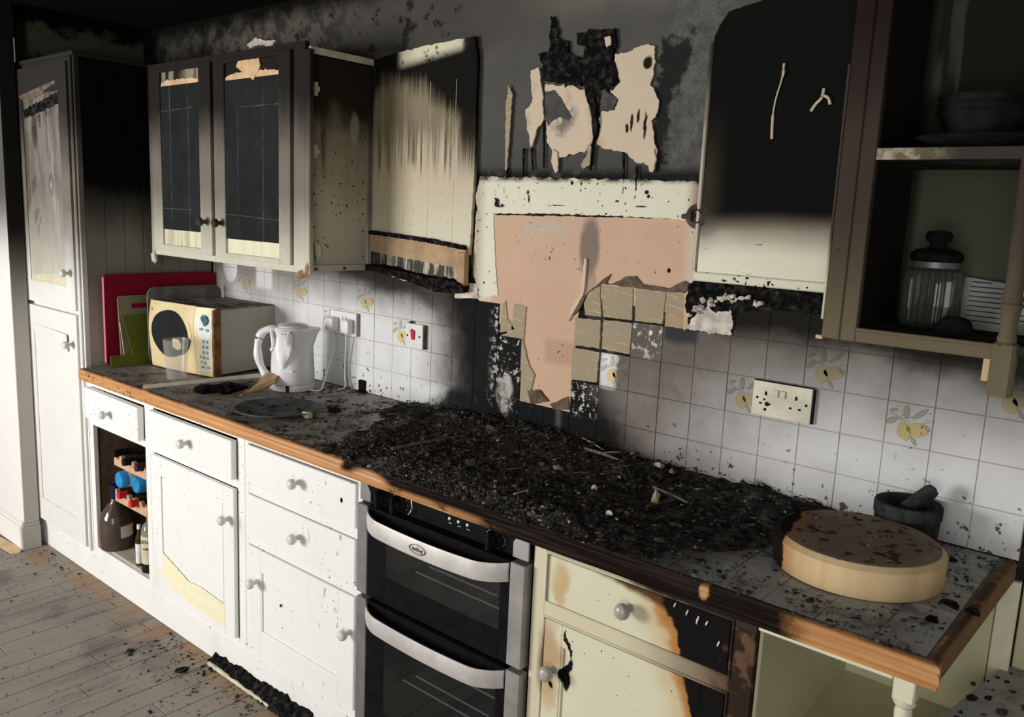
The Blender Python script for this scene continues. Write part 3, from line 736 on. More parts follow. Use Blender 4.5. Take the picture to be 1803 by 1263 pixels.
# crumbled plaster below the right back board
def lump(bm, c, r, seed=0, sq=(1, 1, 1), mi=0, sub=1, rough=.45):
    t = bmesh.new(); bmesh.ops.create_icosphere(t, subdivisions=sub, radius=1)
    for v in t.verts:
        k = 1 + rough * noise.noise(v.co * 1.7 + Vector((seed * 7.3, seed * 1.9, seed)))
        v.co = Vector((v.co.x * sq[0], v.co.y * sq[1], v.co.z * sq[2])) * (r * k)
    t.transform(Matrix.Rotation(random.uniform(0, 6), 4, 'Z')); t.transform(Matrix.Translation(Vector(c))); merge(bm, t, mi)
layer('burnt_hollow', [(1212, 500), (1240, 486), (1262, 494), (1290, 508), (1300, 540), (1290, 590), (1214, 580), (1208, 540)], -.003, .006, 'char', 41, .006, .004)
layer('burnt_hollow', [(1288, 500), (1340, 506), (1446, 520), (1448, 555), (1380, 545), (1300, 548)], -.004, .006, 'char', 44, .006, .004)
layer('old_white_plaster', [(1220, 560), (1248, 538), (1262, 552), (1290, 545), (1290, 590), (1250, 586), (1212, 578)], -.006, .004, 'broken_plaster', 42, .006, .004)
b = B()
for k in range(46):
    t = random.random(); px0 = 1212 + 130 * t; py0 = 552 - 26 * math.sin(t * 2.6) + random.gauss(0, 4) - (0 if t < .3 else 2)
    lump(b, U(px0, py0, 1, -.012), random.uniform(.003, .009), k, (1.2, .7, .8), 0, 1, .8)
part('plaster_crumbs', b, 'broken_plaster', wb, kind='stuff')
# white trim and cream wall beside the end shelf
solo('trim_1', box(B(), 1.172, 1.212, -.004, .012, -.905, -.046, bev=.002), 'post_cream', None, None, kind='structure')
solo('wall_right', box(B(), 1.213, 2.2, .03, .058, -.905, CEIL, bev=.002), 'end_cream', None, None, kind='structure')

# ------------------------------------------------------------------ knobs, drawers, doors
def knob(parent, x, z, y, mat='porcelain', r=.0165, label=None):
    b = B(); lathe(b, [(.010, 0), (.0085, .004), (.0065, .012), (.009, .018), (r * .92, .023), (r, .029), (r * .9, .036), (r * .55, .0405), (.001, .042)], (x, y, z), (0, -1, 0), 20)
    return part('knob', b, mat, parent, label, smooth=True)
def bead(b, x0, x1, z0, z1, y, w=.006, d=.006):
    for (a, c, e, f) in ((x0, x1, z0, z0 + w), (x0, x1, z1 - w, z1), (x0, x0 + w, z0 + w, z1 - w), (x1 - w, x1, z0 + w, z1 - w)):
        box(b, a, c, y - d, y, e, f, bev=.0015)
def shaker(thing, x0, x1, z0, z1, yf, yb, mat, pmat, st=.055, pin=.008, label=None, plabel=None, rails=None):
    rt, rb = rails or (st, st)
    b = B()
    box(b, x0, x0 + st, yf, yb, z0, z1, bev=.0015); box(b, x1 - st, x1, yf, yb, z0, z1, bev=.0015)
    box(b, x0 + st, x1 - st, yf, yb, z1 - rt, z1, bev=.0012); box(b, x0 + st, x1 - st, yf, yb, z0, z0 + rb, bev=.0012)
    bead(b, x0 + st - .001, x1 - st + .001, z0 + rb - .001, z1 - rt + .001, yf + pin, .006, .005)
    d = part('door', b, mat, thing, label)
    part('panel', box(B(), x0 + st - .002, x1 - st + .002, yf + pin, yb - .001, z0 + rb - .002, z1 - rt + .002), pmat, d, plabel)
    return d
F = -.565
def carcass(thing, x0, x1, mat='white_paint', stile=.03, openings=(), sr=None, z1=-.047, z0=-.79, inner='cupboard_interior', y1=-.012):
    b = B()
    box(b, x0, x0 + .016, F + .018, y1, z0, z1); box(b, x1 - .016, x1, F + .018, y1, z0, z1)
    box(b, x0 + .016, x1 - .016, F + .018, y1, z0, z0 + .018); box(b, x0 + .016, x1 - .016, y1 - .01, y1, z0 + .018, z1)
    part('carcass', b, inner, thing)
    sr = sr or stile
    b = B(); box(b, x0, x0 + stile, F, F + .018, z0, z1, bev=.0012); box(b, x1 - sr, x1, F, F + .018, z0, z1, bev=.0012)
    for (a, c) in openings: box(b, x0 + stile, x1 - sr, F, F + .018, a, c, bev=.0012)
    return part('face_frame', b, mat, thing)

# tall cupboard
tall = T('tall_cupboard', 'tall sooty white larder cupboard at the left end of the worktop', 'cupboard', (-2.3, -.29, -.905))
b = B(); box(b, -2.598, -2.02, F + .02, -.012, -.79, 1.205); part('carcass', b, 'tall_side', tall)
b = B()
for k in range(7):
    y0 = F + .02 + k * .078
    box(b, -2.02, -2.004, y0 + .0006, min(y0 + .0774, -.004), -.79, 1.205, bev=.0025)
    part('side_board', b, 'tall_side', tall); b = B()
b.free()
b = B(); box(b, -2.598, -2.54, F, F + .02, -.79, 1.213, bev=.001); box(b, -2.03, -2.002, F - .002, F + .02, -.79, 1.213, bev=.002)
box(b, -2.54, -2.03, F, F + .02, 1.17, 1.213, bev=.001); box(b, -2.54, -2.03, F, F + .02, .19, .235, bev=.001)
box(b, -2.03, -2.012, F - .012, F - .002, -.79, 1.21, bev=.003)
part('face_frame', b, 'tall_paint', tall)
part('cornice', box(B(), -2.598, -1.998, F - .008, -.012, 1.205, 1.222, bev=.003), 'tall_paint', tall)
d = shaker(tall, -2.555, -2.034, .222, 1.185, F - .020, F - .001, 'tall_paint', 'tall_panel', .075, .006, rails=(.10, .09))
knob(d, -2.068, .372, F - .020, 'porcelain')
b = B(); p = ragged([Vector((-2.47, 0, 1.02)), Vector((-2.12, 0, 1.075)), Vector((-2.12, 0, 1.035)), Vector((-2.30, 0, 1.005)), Vector((-2.46, 0, .985))], .008, .01, 3)
for v in p: v.y = F - .016
part('torn_strip', slab(b, p, (0, .005, 0)), 'char', d)
b = B(); p = [Vector((-2.47, F - .03, 1.075)), Vector((-2.13, F - .022, 1.118)), Vector((-2.13, F - .018, 1.100)), Vector((-2.44, F - .016, 1.045))]
part('torn_strip', slab(b, p, (0, .004, 0)), 'adhesive_groove', d)
for cx, cz, rr in ((-2.37, .92, .035), (-2.31, .98, .018), (-2.22, .72, .032), (-2.24, 1.0, .014)):
    b = B(); lathe(b, [(.5 * rr, .0), (rr * .42, .006), (.2 * rr, .010), (.001, .011)], (cx, F - .013, cz), (0, -1, 0), 14)
    for v in b.verts: v.co.z = cz + (v.co.z - cz) * 2.0
    part('paint_blister', b, 'tall_panel', d, smooth=True)
b = B(); p = ragged([Vector((-2.46, 0, .34)), Vector((-2.12, 0, .365)), Vector((-2.10, 0, .30)), Vector((-2.46, 0, .285))], .005, .01, 5)
for v in p: v.y = F - .0155
part('bare_patch', slab(b, p, (0, .002, 0)), 'label_cream', d)
d = shaker(tall, -2.555, -2.034, -.775, .205, F - .020, F - .001, 'tall_paint', 'tall_paint', .075, .007, rails=(.09, .10))
knob(d, -2.072, .083, F - .020)
b = B(); slab(b, [Vector((-2.47, F - .022, .128)), Vector((-2.115, F - .028, .118)), Vector((-2.118, F - .024, .045)), Vector((-2.45, F - .020, .062))], (0, .003, 0))
part('loose_strip', b, 'tall_paint', d)

# plinth under the lower cupboards
b = B(); box(b, -2.60, -.27, F - .001, F + .02, -.905, -.788, bev=.0015)
plinth = T('plinth', 'long white painted plinth board below the left lower cupboards', 'plinth', (-1.4, F, -.905)); part('board', b, 'white_paint', plinth)

# bottle cupboard
c1 = T('base_cupboard', 'white lower cupboard with a door missing and bottles showing inside', 'cupboard', (-1.74, -.29, -.79))
carcass(c1, -2.0, -1.492, stile=.034, openings=((-.075, -.047), (-.235, -.20)))
part('face_frame', box(B(), -1.966, -1.526, F, F + .018, -.79, -.762, bev=.001), 'white_paint', c1)
part('shelf', box(B(), -1.984, -1.508, F + .018, -.03, -.772, -.758), 'shelf_cream', c1)
b = box(B(), -1.972, -1.528, F - .026, F - .001, -.205, -.078, bev=.002)
Rm = Matrix.Translation(Vector((-1.75, F, -.14))) @ Matrix.Rotation(.012, 4, 'Y') @ Matrix.Translation(Vector((1.75, -F, .14))); b.transform(Rm)
d = part('drawer', b, 'white_paint', c1); knob(d, -1.752, -.146, F - .026)
# second cupboard
c2 = T('base_cupboard', 'white lower cupboard with one drawer and a door with a bare yellow patch', 'cupboard', (-1.17, -.29, -.79))
carcass(c2, -1.490, -.862, stile=.030, sr=.042, openings=((-.070, -.047), (-.238, -.208), (-.79, -.765)))
d = part('drawer', box(B(), -1.455, -.905, F - .022, F - .001, -.207, -.075, bev=.002), 'white_paint', c2); knob(d, -1.172, -.137, F - .022)
d = shaker(c2, -1.452, -.905, -.762, -.240, F - .016, F - .001, 'white_paint', 'white_paint', .065, .003); knob(d, -.931, -.345, F - .016)
p = ragged([Vector((-1.385, 0, -.600)), Vector((-1.20, 0, -.655)), Vector((-1.12, 0, -.648)), Vector((-.965, 0, -.660)), Vector((-.965, 0, -.745)), Vector((-1.20, 0, -.735)), Vector((-1.385, 0, -.705))], .003, .008, 3)
for v in p: v.y = F - .0172
n = Nd('yellow_primer'); M['yellow_primer'] = n.out(n.mix(n.noise(30, 4), (.80, .74, .46), (.84, .80, .56)), .6)
part('bare_patch', slab(B(), p, (0, .0012, 0)), 'yellow_primer', d, 'pale yellow patch where the paint came off')
# third cupboard
c3 = T('base_cupboard', 'white lower cupboard with two drawers beside the oven', 'cupboard', (-.57, -.29, -.79))
carcass(c3, -.860, -.278, stile=.020, openings=((-.070, -.047), (-.236, -.205), (-.408, -.378), (-.79, -.765)))
for (a, c, kz) in ((-.204, -.075, -.131), (-.377, -.238, -.303)):
    d = part('drawer', box(B(), -.838, -.302, F - .006, F + .010, a, c, bev=.002), 'white_paint', c3); knob(d, -.560, kz, F - .006)
d = shaker(c3, -.838, -.302, -.762, -.410, F - .006, F + .010, 'white_paint', 'white_paint', .070, .006)
knob(d, -.784, -.520, F - .006); knob(d, -.318, -.520, F - .006)
b = B(); lump(b, (-.362, F - .007, -.135), .008, 3, (.55, .3, 1)); part('char_mark', b, 'char', d); b = B(); lump(b, (-.660, F - .005, -.560), .006, 5, (.6, .3, 1))
part('char_mark', b, 'char', d)

# ------------------------------------------------------------------ double oven
ov = T('double_oven', 'black built-under double oven with curved steel handles', 'oven', (.025, -.29, -.80))
X0, X1 = -.276, .326
b = B(); box(b, X0 + .002, X0 + .030, F + .012, -.03, -.80, -.046); box(b, X1 - .030, X1 - .002, F + .012, -.03, -.80, -.046); box(b, X0 + .03, X1 - .03, -.14, -.03, -.80, -.046)
box(b, X0 + .03, X1 - .03, F + .012, -.14, -.12, -.046); box(b, X0 + .03, X1 - .03, F + .012, -.14, -.40, -.36); box(b, X0 + .03, X1 - .03, F + .012, -.14, -.80, -.74)
part('casing', b, 'black_enamel', ov)
cp = part('control_panel', box(B(), X0 + .004, X1 - .004, F - .008, F + .012, -.104, -.046, bev=.001), 'black_enamel', ov)
for xa, xb, cut in ((X0 + .002, X0 + .044, 1), (X1 - .050, X1 - .004, -1)):
    if cut > 0: pts = [(xa, -.106), (xb, -.106), (xb, -.078), (xb - .020, -.052), (xa, -.046)]
    else: pts = [(xa, -.104), (xb, -.104), (xb, -.052), (xa + .014, -.050), (xa, -.068)]
    part('steel_corner', slab(B(), [Vector((u, F - .012, v)) for u, v in pts], (0, .006, 0)), 'dull_steel' if cut > 0 else 'mid_steel', cp)
for kx in (-.180, -.118, .218):
    b = B(); lathe(b, [(.021, 0), (.021, .004), (.015, .007), (.014, .022), (.001, .023)], (kx, F - .008, -.078), (0, -1, 0), 20)
    box(b, kx - .006, kx + .006, F - .042, F - .014, -.100, -.056, bev=.002); part('control_knob', b, 'black_plastic', cp, smooth=False)
b = B(); tube(b, smooth_pts([Vector((-.072, F - .012, -.055)), Vector((-.062, F - .018, -.075)), Vector((-.070, F - .02, -.092)), Vector((-.082, F - .012, -.100))]), .0013, 6); part('knob_ring', b, 'steel', cp)
part('display', box(B(), .008, .052, F - .0095, F - .006, -.078, -.060), 'black_plastic', cp)
for bx in (.066, .097, .127):
    b = B(); lathe(b, [(.004, 0), (.004, .004), (.001, .005)], (bx, F - .008, -.070), (0, -1, 0), 10); part('button', b, 'porcelain', cp)
    part('legend', box(B(), bx - .004, bx + .006, F - .0088, F - .0078, -.083, -.0815), 'steel', cp)
for k in range(14):
    a = -.6 + k * .3; 
    for kx in ((.218,) if k % 2 else (.218, -.118)):
        part('legend', box(B(), kx + .029 * math.cos(a) - .001, kx + .029 * math.cos(a) + .001, F - .0088, F - .0078, -.078 + .022 * math.sin(a) - .001, -.078 + .022 * math.sin(a) + .001), 'steel', cp)
def oven_door(zt, zb, wt, wb_, rods, logo=False):
    d = T('x', None, None, (0, 0, 0)); bpy.data.objects.remove(d)
    yf = F - .020
    b = B(); wx0, wx1 = -.160, .247
    xa, xb = X0 + .044, X1 - .050
    box(b, xa, wx0, yf, F + .008, zb, zt, bev=.001); box(b, wx1, xb, yf, F + .008, zb, zt, bev=.001)
    box(b, wx0, wx1, yf, F + .008, wt, zt); box(b, wx0, wx1, yf, F + .008, zb, wb_)
    dr = part('oven_door', b, 'black_enamel', ov)
    part('glass', box(B(), wx0 - .004, wx1 + .004, yf + .001, yf + .005, wb_ - .004, wt + .004), 'oven_glass', dr)
    part('steel_strip', box(B(), X0 + .002, X0 + .043, yf - .002, F + .008, zb, zt, bev=.002), 'dull_steel', dr)
    part('steel_strip', box(B(), X1 - .049, X1 - .004, yf - .002, F + .008, zb, zt, bev=.002), 'mid_steel', dr)
    for (rz, ry, ra, rb) in rods:
        b = B(); cyl(b, (ra, F + ry, rz), (rb, F + ry, rz), .0024, seg=6); part('rack_rod', b, 'rod_steel', dr)
    # curved ribbon handle
    hx0, hx1 = xa + .002, xb - .002; ht = zt - .004; hb = ht - .047; n = 26; b = B(); rows = []
    for i in range(n + 1):
        t = i / n; x = hx0 + (hx1 - hx0) * t; e = min(t, 1 - t) / .17; e = min(1, e); bulge = .040 * (math.sin(e * PI / 2) ** .8 if e < 1 else 1)
        dz = -.022 * (1 - (2 * t - 1) ** 2) * .55
        y = yf - .003 - bulge; rows.append([b.verts.new((x, y, ht + dz)), b.verts.new((x, y - .003, (ht + hb) / 2 + dz)), b.verts.new((x, y, hb + dz)), b.verts.new((x, y + .005, hb + dz + .001)), b.verts.new((x, y + .005, ht + dz - .001))])
    for r, q in zip(rows, rows[1:]):
        for k in range(5): b.faces.new((r[k], r[(k + 1) % 5], q[(k + 1) % 5], q[k]))
    b.faces.new(rows[0]); b.faces.new(rows[-1])
    h = part('handle', b, 'steel', dr, smooth=True)
    if logo:
        zc = (ht + hb) / 2 - .011; xc = .012; yy = yf - .0475; b = B()
        for i in range(28):
            a0, a1 = 2 * PI * i / 28, 2 * PI * (i + 1) / 28
            for r0, r1 in ((1, .90),):
                vs = [b.verts.new((xc + .030 * r * math.cos(a), yy, zc + .0125 * r * math.sin(a))) for a, r in ((a0, r0), (a1, r0), (a1, r1), (a0, r1))]
                b.faces.new(vs)
        text_mesh(b, 'belling', .0155, facing(xc, yy, zc, Matrix.Scale(.95, 4)))
        part('oval_badge', b, 'print_dark', h)
    return dr
oven_door(-.114, -.372, -.163, -.300, ((-.268, .02, -.08, .240), (-.250, .04, -.05, .19)), True)
oven_door(-.386, -.765, -.435, -.70, ((-.508, .02, -.10, .240), (-.490, .04, -.07, .17), (-.598, .02, -.12, .24), (-.582, .04, -.09, .18)))

# ------------------------------------------------------------------ scorched cupboard right of the oven
c4 = T('base_cupboard', 'cream lower cupboard with a badly scorched drawer and door, right of the oven', 'cupboard', (.59, -.29, -.79))
carcass(c4, .330, .862, 'scorched_frame', stile=.036, openings=((-.068, -.047), (-.222, -.188), (-.79, -.765)))
b = B(); bead(b, .366, .826, -.190, -.066, F + .002, .005, .006); part('beading', b, 'scorched_frame', c4)
b = B(); bead(b, .366, .826, -.767, -.220, F + .002, .005, .006); part('beading', b, 'scorched_frame', c4)
d = part('drawer', box(B(), .373, .819, F - .003, F + .012, -.184, -.073, bev=.0015), 'scorched_cream', c4); knob(d, .592, -.123, F - .003, 'grey_knob', .018)
d = shaker(c4, .373, .819, -.760, -.227, F - .003, F + .012, 'scorched_cream', 'scorched_cream', .050, .007); knob(d, .404, -.342, F - .003, 'grey_knob', .018)
for fx, fz, fh in ((.700, -.075, .010), (.728, -.080, .014), (.752, -.085, .018), (.772, -.088, .010), (.800, -.120, .012)):
    b = B(); tube(b, [Vector((fx, F - .0045, fz)), Vector((fx - .002, F - .006, fz - fh * .5)), Vector((fx - .004, F - .0045, fz - fh))], [.0016, .0022, .001], 5); part('white_fleck', b, 'ash_white', c4)
part('filler_strip', box(B(), .862, .872, F - .004, F + .02, -.79, -.047, bev=.002), 'scorched_frame', c4)

# end shelf with turned posts
es = T('end_shelf', 'open cream corner shelf under the right end of the worktop', 'shelf', (1.0, -.28, -.79))
part('side_panel', box(B(), .8735, .880, F + .01, -.012, -.79, -.047), 'end_cream', es)
part('back_panel', box(B(), .880, 1.171, -.012, -.002, -.79, -.047), 'end_cream', es)
for zz in (-.378, -.775):
    pts = [Vector((.880, -.013, zz)), Vector((1.12, -.013, zz))] + [Vector((.880 + .24 + .03 * math.sin(a), -.08 - .44 * (1 - math.cos(a)), zz)) for a in [k * PI / 16 for k in range(0, 9)]] + [Vector((.880, F + .03, zz))]
    part('shelf', slab(B(), pts, (0, 0, -.018)), 'end_cream', es)
b = B(); box(b, .872, 1.115, F, F + .018, -.072, -.047, bev=.002); part('rail', b, 'post_cream', es)
def turned(parent, x, y, zt, zb, sq=.017, mat='post_cream', blk=.065, blkb=.1, name='post', low=True):
    b = B(); box(b, x - sq, x + sq, y - sq, y + sq, zt - blk, zt, bev=.003)
    L = (zt - blk) - (zb + blkb); z = zt - blk
    prof = [(sq * .75, 0), (sq * 1.05, -.006), (sq * .7, -.014), (sq * .82, -.022), (sq * .72, -.05), (sq * .78, -.32 * L), (sq * .88, -.5 * L), (sq * .78, -.7 * L), (sq * .70, -L + .03), (sq * 1.05, -L + .014), (sq * .7, -L + .006), (sq * .8, -L)]
    lathe(b, [(r, h) for r, h in prof], (x, y, z), (0, 0, 1), 18)
    if blkb: box(b, x - sq, x + sq, y - sq, y + sq, zb, zb + blkb, bev=.003)
    return part(name, b, mat, parent, smooth=True)
turned(es, 1.134, F + .018, -.047, -.34, .018, blk=.06, blkb=.03); turned(es, 1.134, F + .018, -.36, -.79, .018, blk=.03)
# sooty low ledge at the far right
lg = T('low_ledge', 'low ash-covered ledge beyond the right end of the worktop', 'ledge', (1.35, -.2, -.905))
pts = [Vector((1.205, .028, -.25)), Vector((1.182, -.10, -.25)), Vector((1.160, -.23, -.25)), Vector((1.135, -.33, -.25)), Vector((1.13, -.5, -.25)), Vector((1.9, -.5, -.25)), Vector((1.9, .028, -.25))]
part('top', slab(B(), pts, (0, 0, -.022)), 'worktop_tile', lg)
part('base', box(B(), 1.24, 1.85, -.44, .02, -.905, -.272), 'end_cream', lg)

# ------------------------------------------------------------------ worktop
wt = T('worktop', 'long tiled worktop with a pine edge, burnt black over the oven', 'worktop', (-.4, -.3, -.045))
WX0, WX1 = -1.985, 1.193
part('substrate', box(B(), WX0 + .01, WX1 - .01, -.588, -.004, -.044, -.0016), 'worktop_grout', wt)
wtm = {}
wtl = FR[wt].inverted()
ylines = [-.586, -.490, -.390, -.290, -.190, -.090, -.006]
k = 0; xl = [WX0 + .022]
xv = -1.92
while xv < 1.16: xl.append(xv); xv += .1
xl.append(1.166)
for xa, xb in zip(xl, xl[1:]):
    for ya, yb in zip(ylines, ylines[1:]):
        key = (round(xb - xa, 3), round(yb - ya, 3))
        if key not in wtm: wtm[key] = finish('tile', box(B(), .0007, key[0] - .0007, .0007, key[1] - .0007, -.005, 0, bev=.0008), 'worktop_tile')
        o = bpy.data.objects.new('tile', wtm[key]); COL.objects.link(o); o.parent = wt; o.location = wtl @ Vector((xa, ya, random.uniform(-.0006, .0003))); FR[o] = FR[wt]
prof = [(0, -.0005), (.006, .0012), (.013, .000), (.018, -.005), (.0195, -.012), (.0165, -.0165), (.0190, -.020), (.0200, -.026), (.0195, -.036), (.0165, -.0405), (.0185, -.0435), (.012, -.047), (.0, -.047)]
def nose(a, b_, out_a, out_b):
    """moulding from a to b; each end's offsets run along the given outward vectors (mitre)"""
    b = B(); rings = []
    n = 60
    for i in range(n + 1):
        t = i / n; p = Vector(a).lerp(Vector(b_), t); o = Vector(out_a) if i == 0 else Vector(out_b) if i == n else Vector(out_a if i < n / 2 else out_b)
        rings.append([b.verts.new(p + Vector(o) * q + Vector((0, 0, h))) for q, h in prof])
    for r, q in zip(rings, rings[1:]):
        for k in range(len(prof)):
            b.faces.new((r[k], r[(k + 1) % len(prof)], q[(k + 1) % len(prof)], q[k]))
    b.faces.new(rings[0]); b.faces.new(rings[-1]); return b
def nose2(p0, p1, o0, o1, n=60):
    b = B(); rings = []; nrm = Vector(((p1[1] - p0[1]), -(p1[0] - p0[0]), 0)).normalized()
    for i in range(n + 1):
        t = i / n; p = Vector((*p0, 0)).lerp(Vector((*p1, 0)), t); o = Vector(o0) if i == 0 else Vector(o1) if i == n else nrm
        rings.append([b.verts.new(p + o * q + Vector((0, 0, h + (noise.noise(p * 9) * .0008)))) for q, h in prof])
    for r, q in zip(rings, rings[1:]):
        for k in range(len(prof)): b.faces.new((r[k], r[(k + 1) % len(prof)], q[(k + 1) % len(prof)], q[k]))
    b.faces.new(rings[0]); b.faces.new(rings[-1]); return b
part('edge_moulding', nose2((WX0 + .022, -.587), (1.167, -.587), (-1, -1, 0), (1.3, -1, 0)), 'pine_edge', wt, smooth=True)
part('edge_moulding', nose2((1.167, -.587), (1.180, -.004), (1.3, -1, 0), (1, 0, 0), 20), 'pine_edge', wt, smooth=True)
part('edge_moulding', nose2((WX0 + .022, -.570), (WX0 + .022, -.587), (-1, 0, 0), (-1, -1, 0), 2), 'pine_edge', wt, smooth=True)

# ------------------------------------------------------------------ left wall unit
wu = T('wall_unit', 'sooted left wall unit with two dark leaded panel doors', 'cupboard', (-1.42, -.15, .455))
part('carcass', box(B(), -1.955, -.935, -.282, -.008, .462, 1.195), 'wall_unit_paint', wu)
b = B(); box(b, -1.958, -1.915, -.300, -.282, .455, 1.205, bev=.001); box(b, -1.470, -1.432, -.300, -.282, .455, 1.205, bev=.001); box(b, -.975, -.912, -.300, -.282, .455, 1.205, bev=.001)
for a, c in ((-1.915, -1.470), (-1.432, -.975)): box(b, a, c, -.300, -.282, 1.168, 1.205, bev=.001); box(b, a, c, -.300, -.282, .455, .478, bev=.001)
part('face_frame', b, 'wall_unit_paint', wu)
b = B(); box(b, -.912, -.884, -.302, -.284, .452, 1.178, bev=.003); part('edge_strip', b, 'wall_unit_paint', wu)
def glazed(x0, x1, kx, ox0, ox1, gz0, gz1, oz0, oz1, seed, lines):
    b = B(); yf, yb = -.312, -.299; z0, z1 = .478, 1.182
    box(b, x0, ox0, yf, yb, z0, z1, bev=.0015); box(b, ox1, x1, yf, yb, z0, z1, bev=.0015); box(b, ox0, ox1, yf, yb, oz1, z1, bev=.001); box(b, ox0, ox1, yf, yb, z0, oz0, bev=.001)
    d = part('door', b, 'wall_unit_paint', wu)
    n_ = 'cream_board'
    part('backing_panel', box(B(), ox0 - .002, ox1 + .002, -.303, -.2995, oz0 - .002, oz1 + .002), 'door_backing', d, 'cream backing showing below the dark pane')
    part('dark_pane', box(B(), ox0 + .002, ox1 - .002, -.3085, -.3035, gz0, gz1, bev=.0006), 'dark_pane', d)
    b = B()
    for (xa, za, xb_, zb) in lines:
        A = Vector((ox0 + (ox1 - ox0) * xa, -.3088, gz0 + (gz1 - gz0) * za)); C = Vector((ox0 + (ox1 - ox0) * xb_, -.3088, gz0 + (gz1 - gz0) * zb)); tube(b, [A, C], .0011, 5)
    part('lead_strip', b, 'lead_line', d, kind=None)
    p = [Vector((ox0 + .004, 0, gz1 - .002)), Vector((ox1 - .004, 0, gz1 - .002)), Vector((ox1 - .006, 0, gz1 + .014)), Vector((ox1 - .07, 0, gz1 + .020)), Vector((ox0 + .06, 0, gz1 + .022)), Vector((ox0 + .01, 0, gz1 + .012))]
    p = ragged(p, .006, .006, seed)
    for v in p: v.y = -.3075
    part('torn_board', slab(B(), p, (0, .004, 0)), 'torn_wood', d)
    knob(d, kx, .603, yf, 'sooty_knob')
    return d
n = Nd('door_backing'); x, y, z = n.xyz(); g = n.noise(30, 4, stretch=(1, 1, .1))
c = n.mix(n.ss(g, .4, .6), (.70, .67, .47), (.76, .74, .56)); c = n.mix(n.ss(z, .75, 1.0), c, (.02, .018, .014))
c = n.mix(n.ss(x, -1.50, -1.56) * n.ss(g, .4, .62) * .7, c, (.36, .32, .22)); M['door_backing'] = n.out(c, .6)
ln = [(.25, 0, .25, 1), (.72, 0, .72, 1), (0, .15, .8, .15), (.02, .83, .84, .84)]
glazed(-1.912, -1.472, -1.506, -1.842, -1.552, .562, 1.115, .500, 1.168, 11, ln)
glazed(-1.430, -.978, -1.400, -1.378, -1.043, .548, 1.108, .495, 1.168, 12, [(.25, 0, .25, .82), (.72, 0, .72, 1), (0, .16, 1, .14), (.32, .83, 1, .83)])
b = B(); p = ragged([Vector((-1.30, 0, 1.150)), Vector((-1.285, 0, 1.168)), Vector((-1.16, 0, 1.17)), Vector((-1.15, 0, 1.14)), Vector((-1.19, 0, 1.10)), Vector((-1.23, 0, 1.115))], .006, .006, 3)
for v in p: v.y = -.310
part('torn_board', slab(b, p, (0, .004, 0)), 'torn_wood', wu)
# open right side: inside face with fixing battens and screw holes
b = B(); box(b, -.934, -.916, -.284, -.006, .472, 1.180); part('side_panel', b, 'unit_side', wu)
b = B(); box(b, -.916, -.904, -.284, -.006, .462, .482, bev=.001); part('batten', b, 'unit_side', wu)
b = B(); box(b, -.916, -.904, -.284, -.006, 1.165, 1.188, bev=.001); part('batten', b, 'door_backing', wu)
plain('pale_batten', (.60, .57, .42), .6, var=.2, sc=20)
b = B(); box(b, -.914, -.902, -.286, -.02, 1.168, 1.190, bev=.001); part('batten', b, 'pale_batten', wu)
for (yy, zz) in ((-.26, 1.06), (-.26, .86)):
    b = B(); box(b, -.914, -.906, yy - .008, yy + .008, zz - .022, zz + .022, bev=.001); box(b, -.914, -.907, yy - .016, yy + .016, zz - .008, zz + .008, bev=.001); part('hinge_plate', b, 'pale_batten', wu)
b = B()
for (yy, zz) in ((-.26, .78), (-.26, .72), (-.26, .61), (-.15, .76), (-.15, .66), (-.05, .77), (-.05, .71), (-.05, .66), (-.05, .60), (-.21, .55), (-.10, .84)):
    cyl(b, (-.917, yy, zz), (-.9135, yy, zz), .0028, seg=8)
part('screw_hole', b, 'dark_gap', wu)
b = B()
for yy in (-.26, -.14, -.03): cyl(b, (-.906, yy, .470), (-.898, yy, .470), .005, .004, 8)
part('screw', b, 'sooty_knob', wu)
b = B(); slab(b, [Vector((-.913, -.262, .56)), Vector((-.913, -.238, .55)), Vector((-.913, -.232, .51)), Vector((-.913, -.25, .488))], (.004, 0, 0)); part('torn_flap', b, 'pale_batten', wu)
b = B(); lump(b, (-.925, -.303, .452), .020, 4, (1.1, .5, .7)); lump(b, (-.895, -.300, .470), .022, 8, (.6, .5, 1.3)); part('splintered_corner', b, 'torn_wood', wu)
b = B(); lump(b, (-1.935, -.302, .44), .02, 9, (.7, .5, 1.4)); part('splintered_corner', b, 'wall_unit_paint', wu)

# ------------------------------------------------------------------ back boards left on the wall
lb = T('back_board', 'streaked and scorched cream back board of a lost wall unit, left of the bare plaster', 'panel', (-.67, -.006, .45))
b = B(); p = ragged([Vector((-.918, 0, .548)), Vector((-.428, 0, .545)), Vector((-.420, 0, .80)), Vector((-.425, 0, 1.16)), Vector((-.44, 0, 1.225)), Vector((-.50, 0, 1.222)), Vector((-.66, 0, 1.215)), Vector((-.80, 0, 1.205)), Vector((-.922, 0, 1.19))], .003, .01, 2)
for v in p: v.y = -.010
part('board', slab(b, p, (0, .012, 0)), 'left_back_board', lb)
for k in range(12):
    x0 = -.905 + k * .0395
    part('groove', box(B(), x0, x0 + .0012, -.0108, -.0098, .56, 1.10), 'pale_batten', lb) if k % 3 == 1 else None
part('edge_strip', box(B(), -.925, -.913, -.030, -.010, .47, 1.17, bev=.002), 'wall_unit_paint', lb)
layer('batten', [(661, 410), (700, 416), (760, 424), (820, 436), (828, 440), (826, 474), (760, 462), (700, 450), (661, 442)], -.024, -.008, 'mdf', 51, .002, .006, 'bare brown fibreboard strip', lb)
layer('batten', [(659, 406), (700, 411), (760, 420), (824, 433), (828, 441), (760, 427), (700, 418), (659, 412)], -.027, -.010, 'char', 52, .0025, .006, None, lb)
n = Nd('charred_ply'); g = n.noise(60, 4, .7, stretch=(1, 1, .08)); f = n.noise(12, 3)
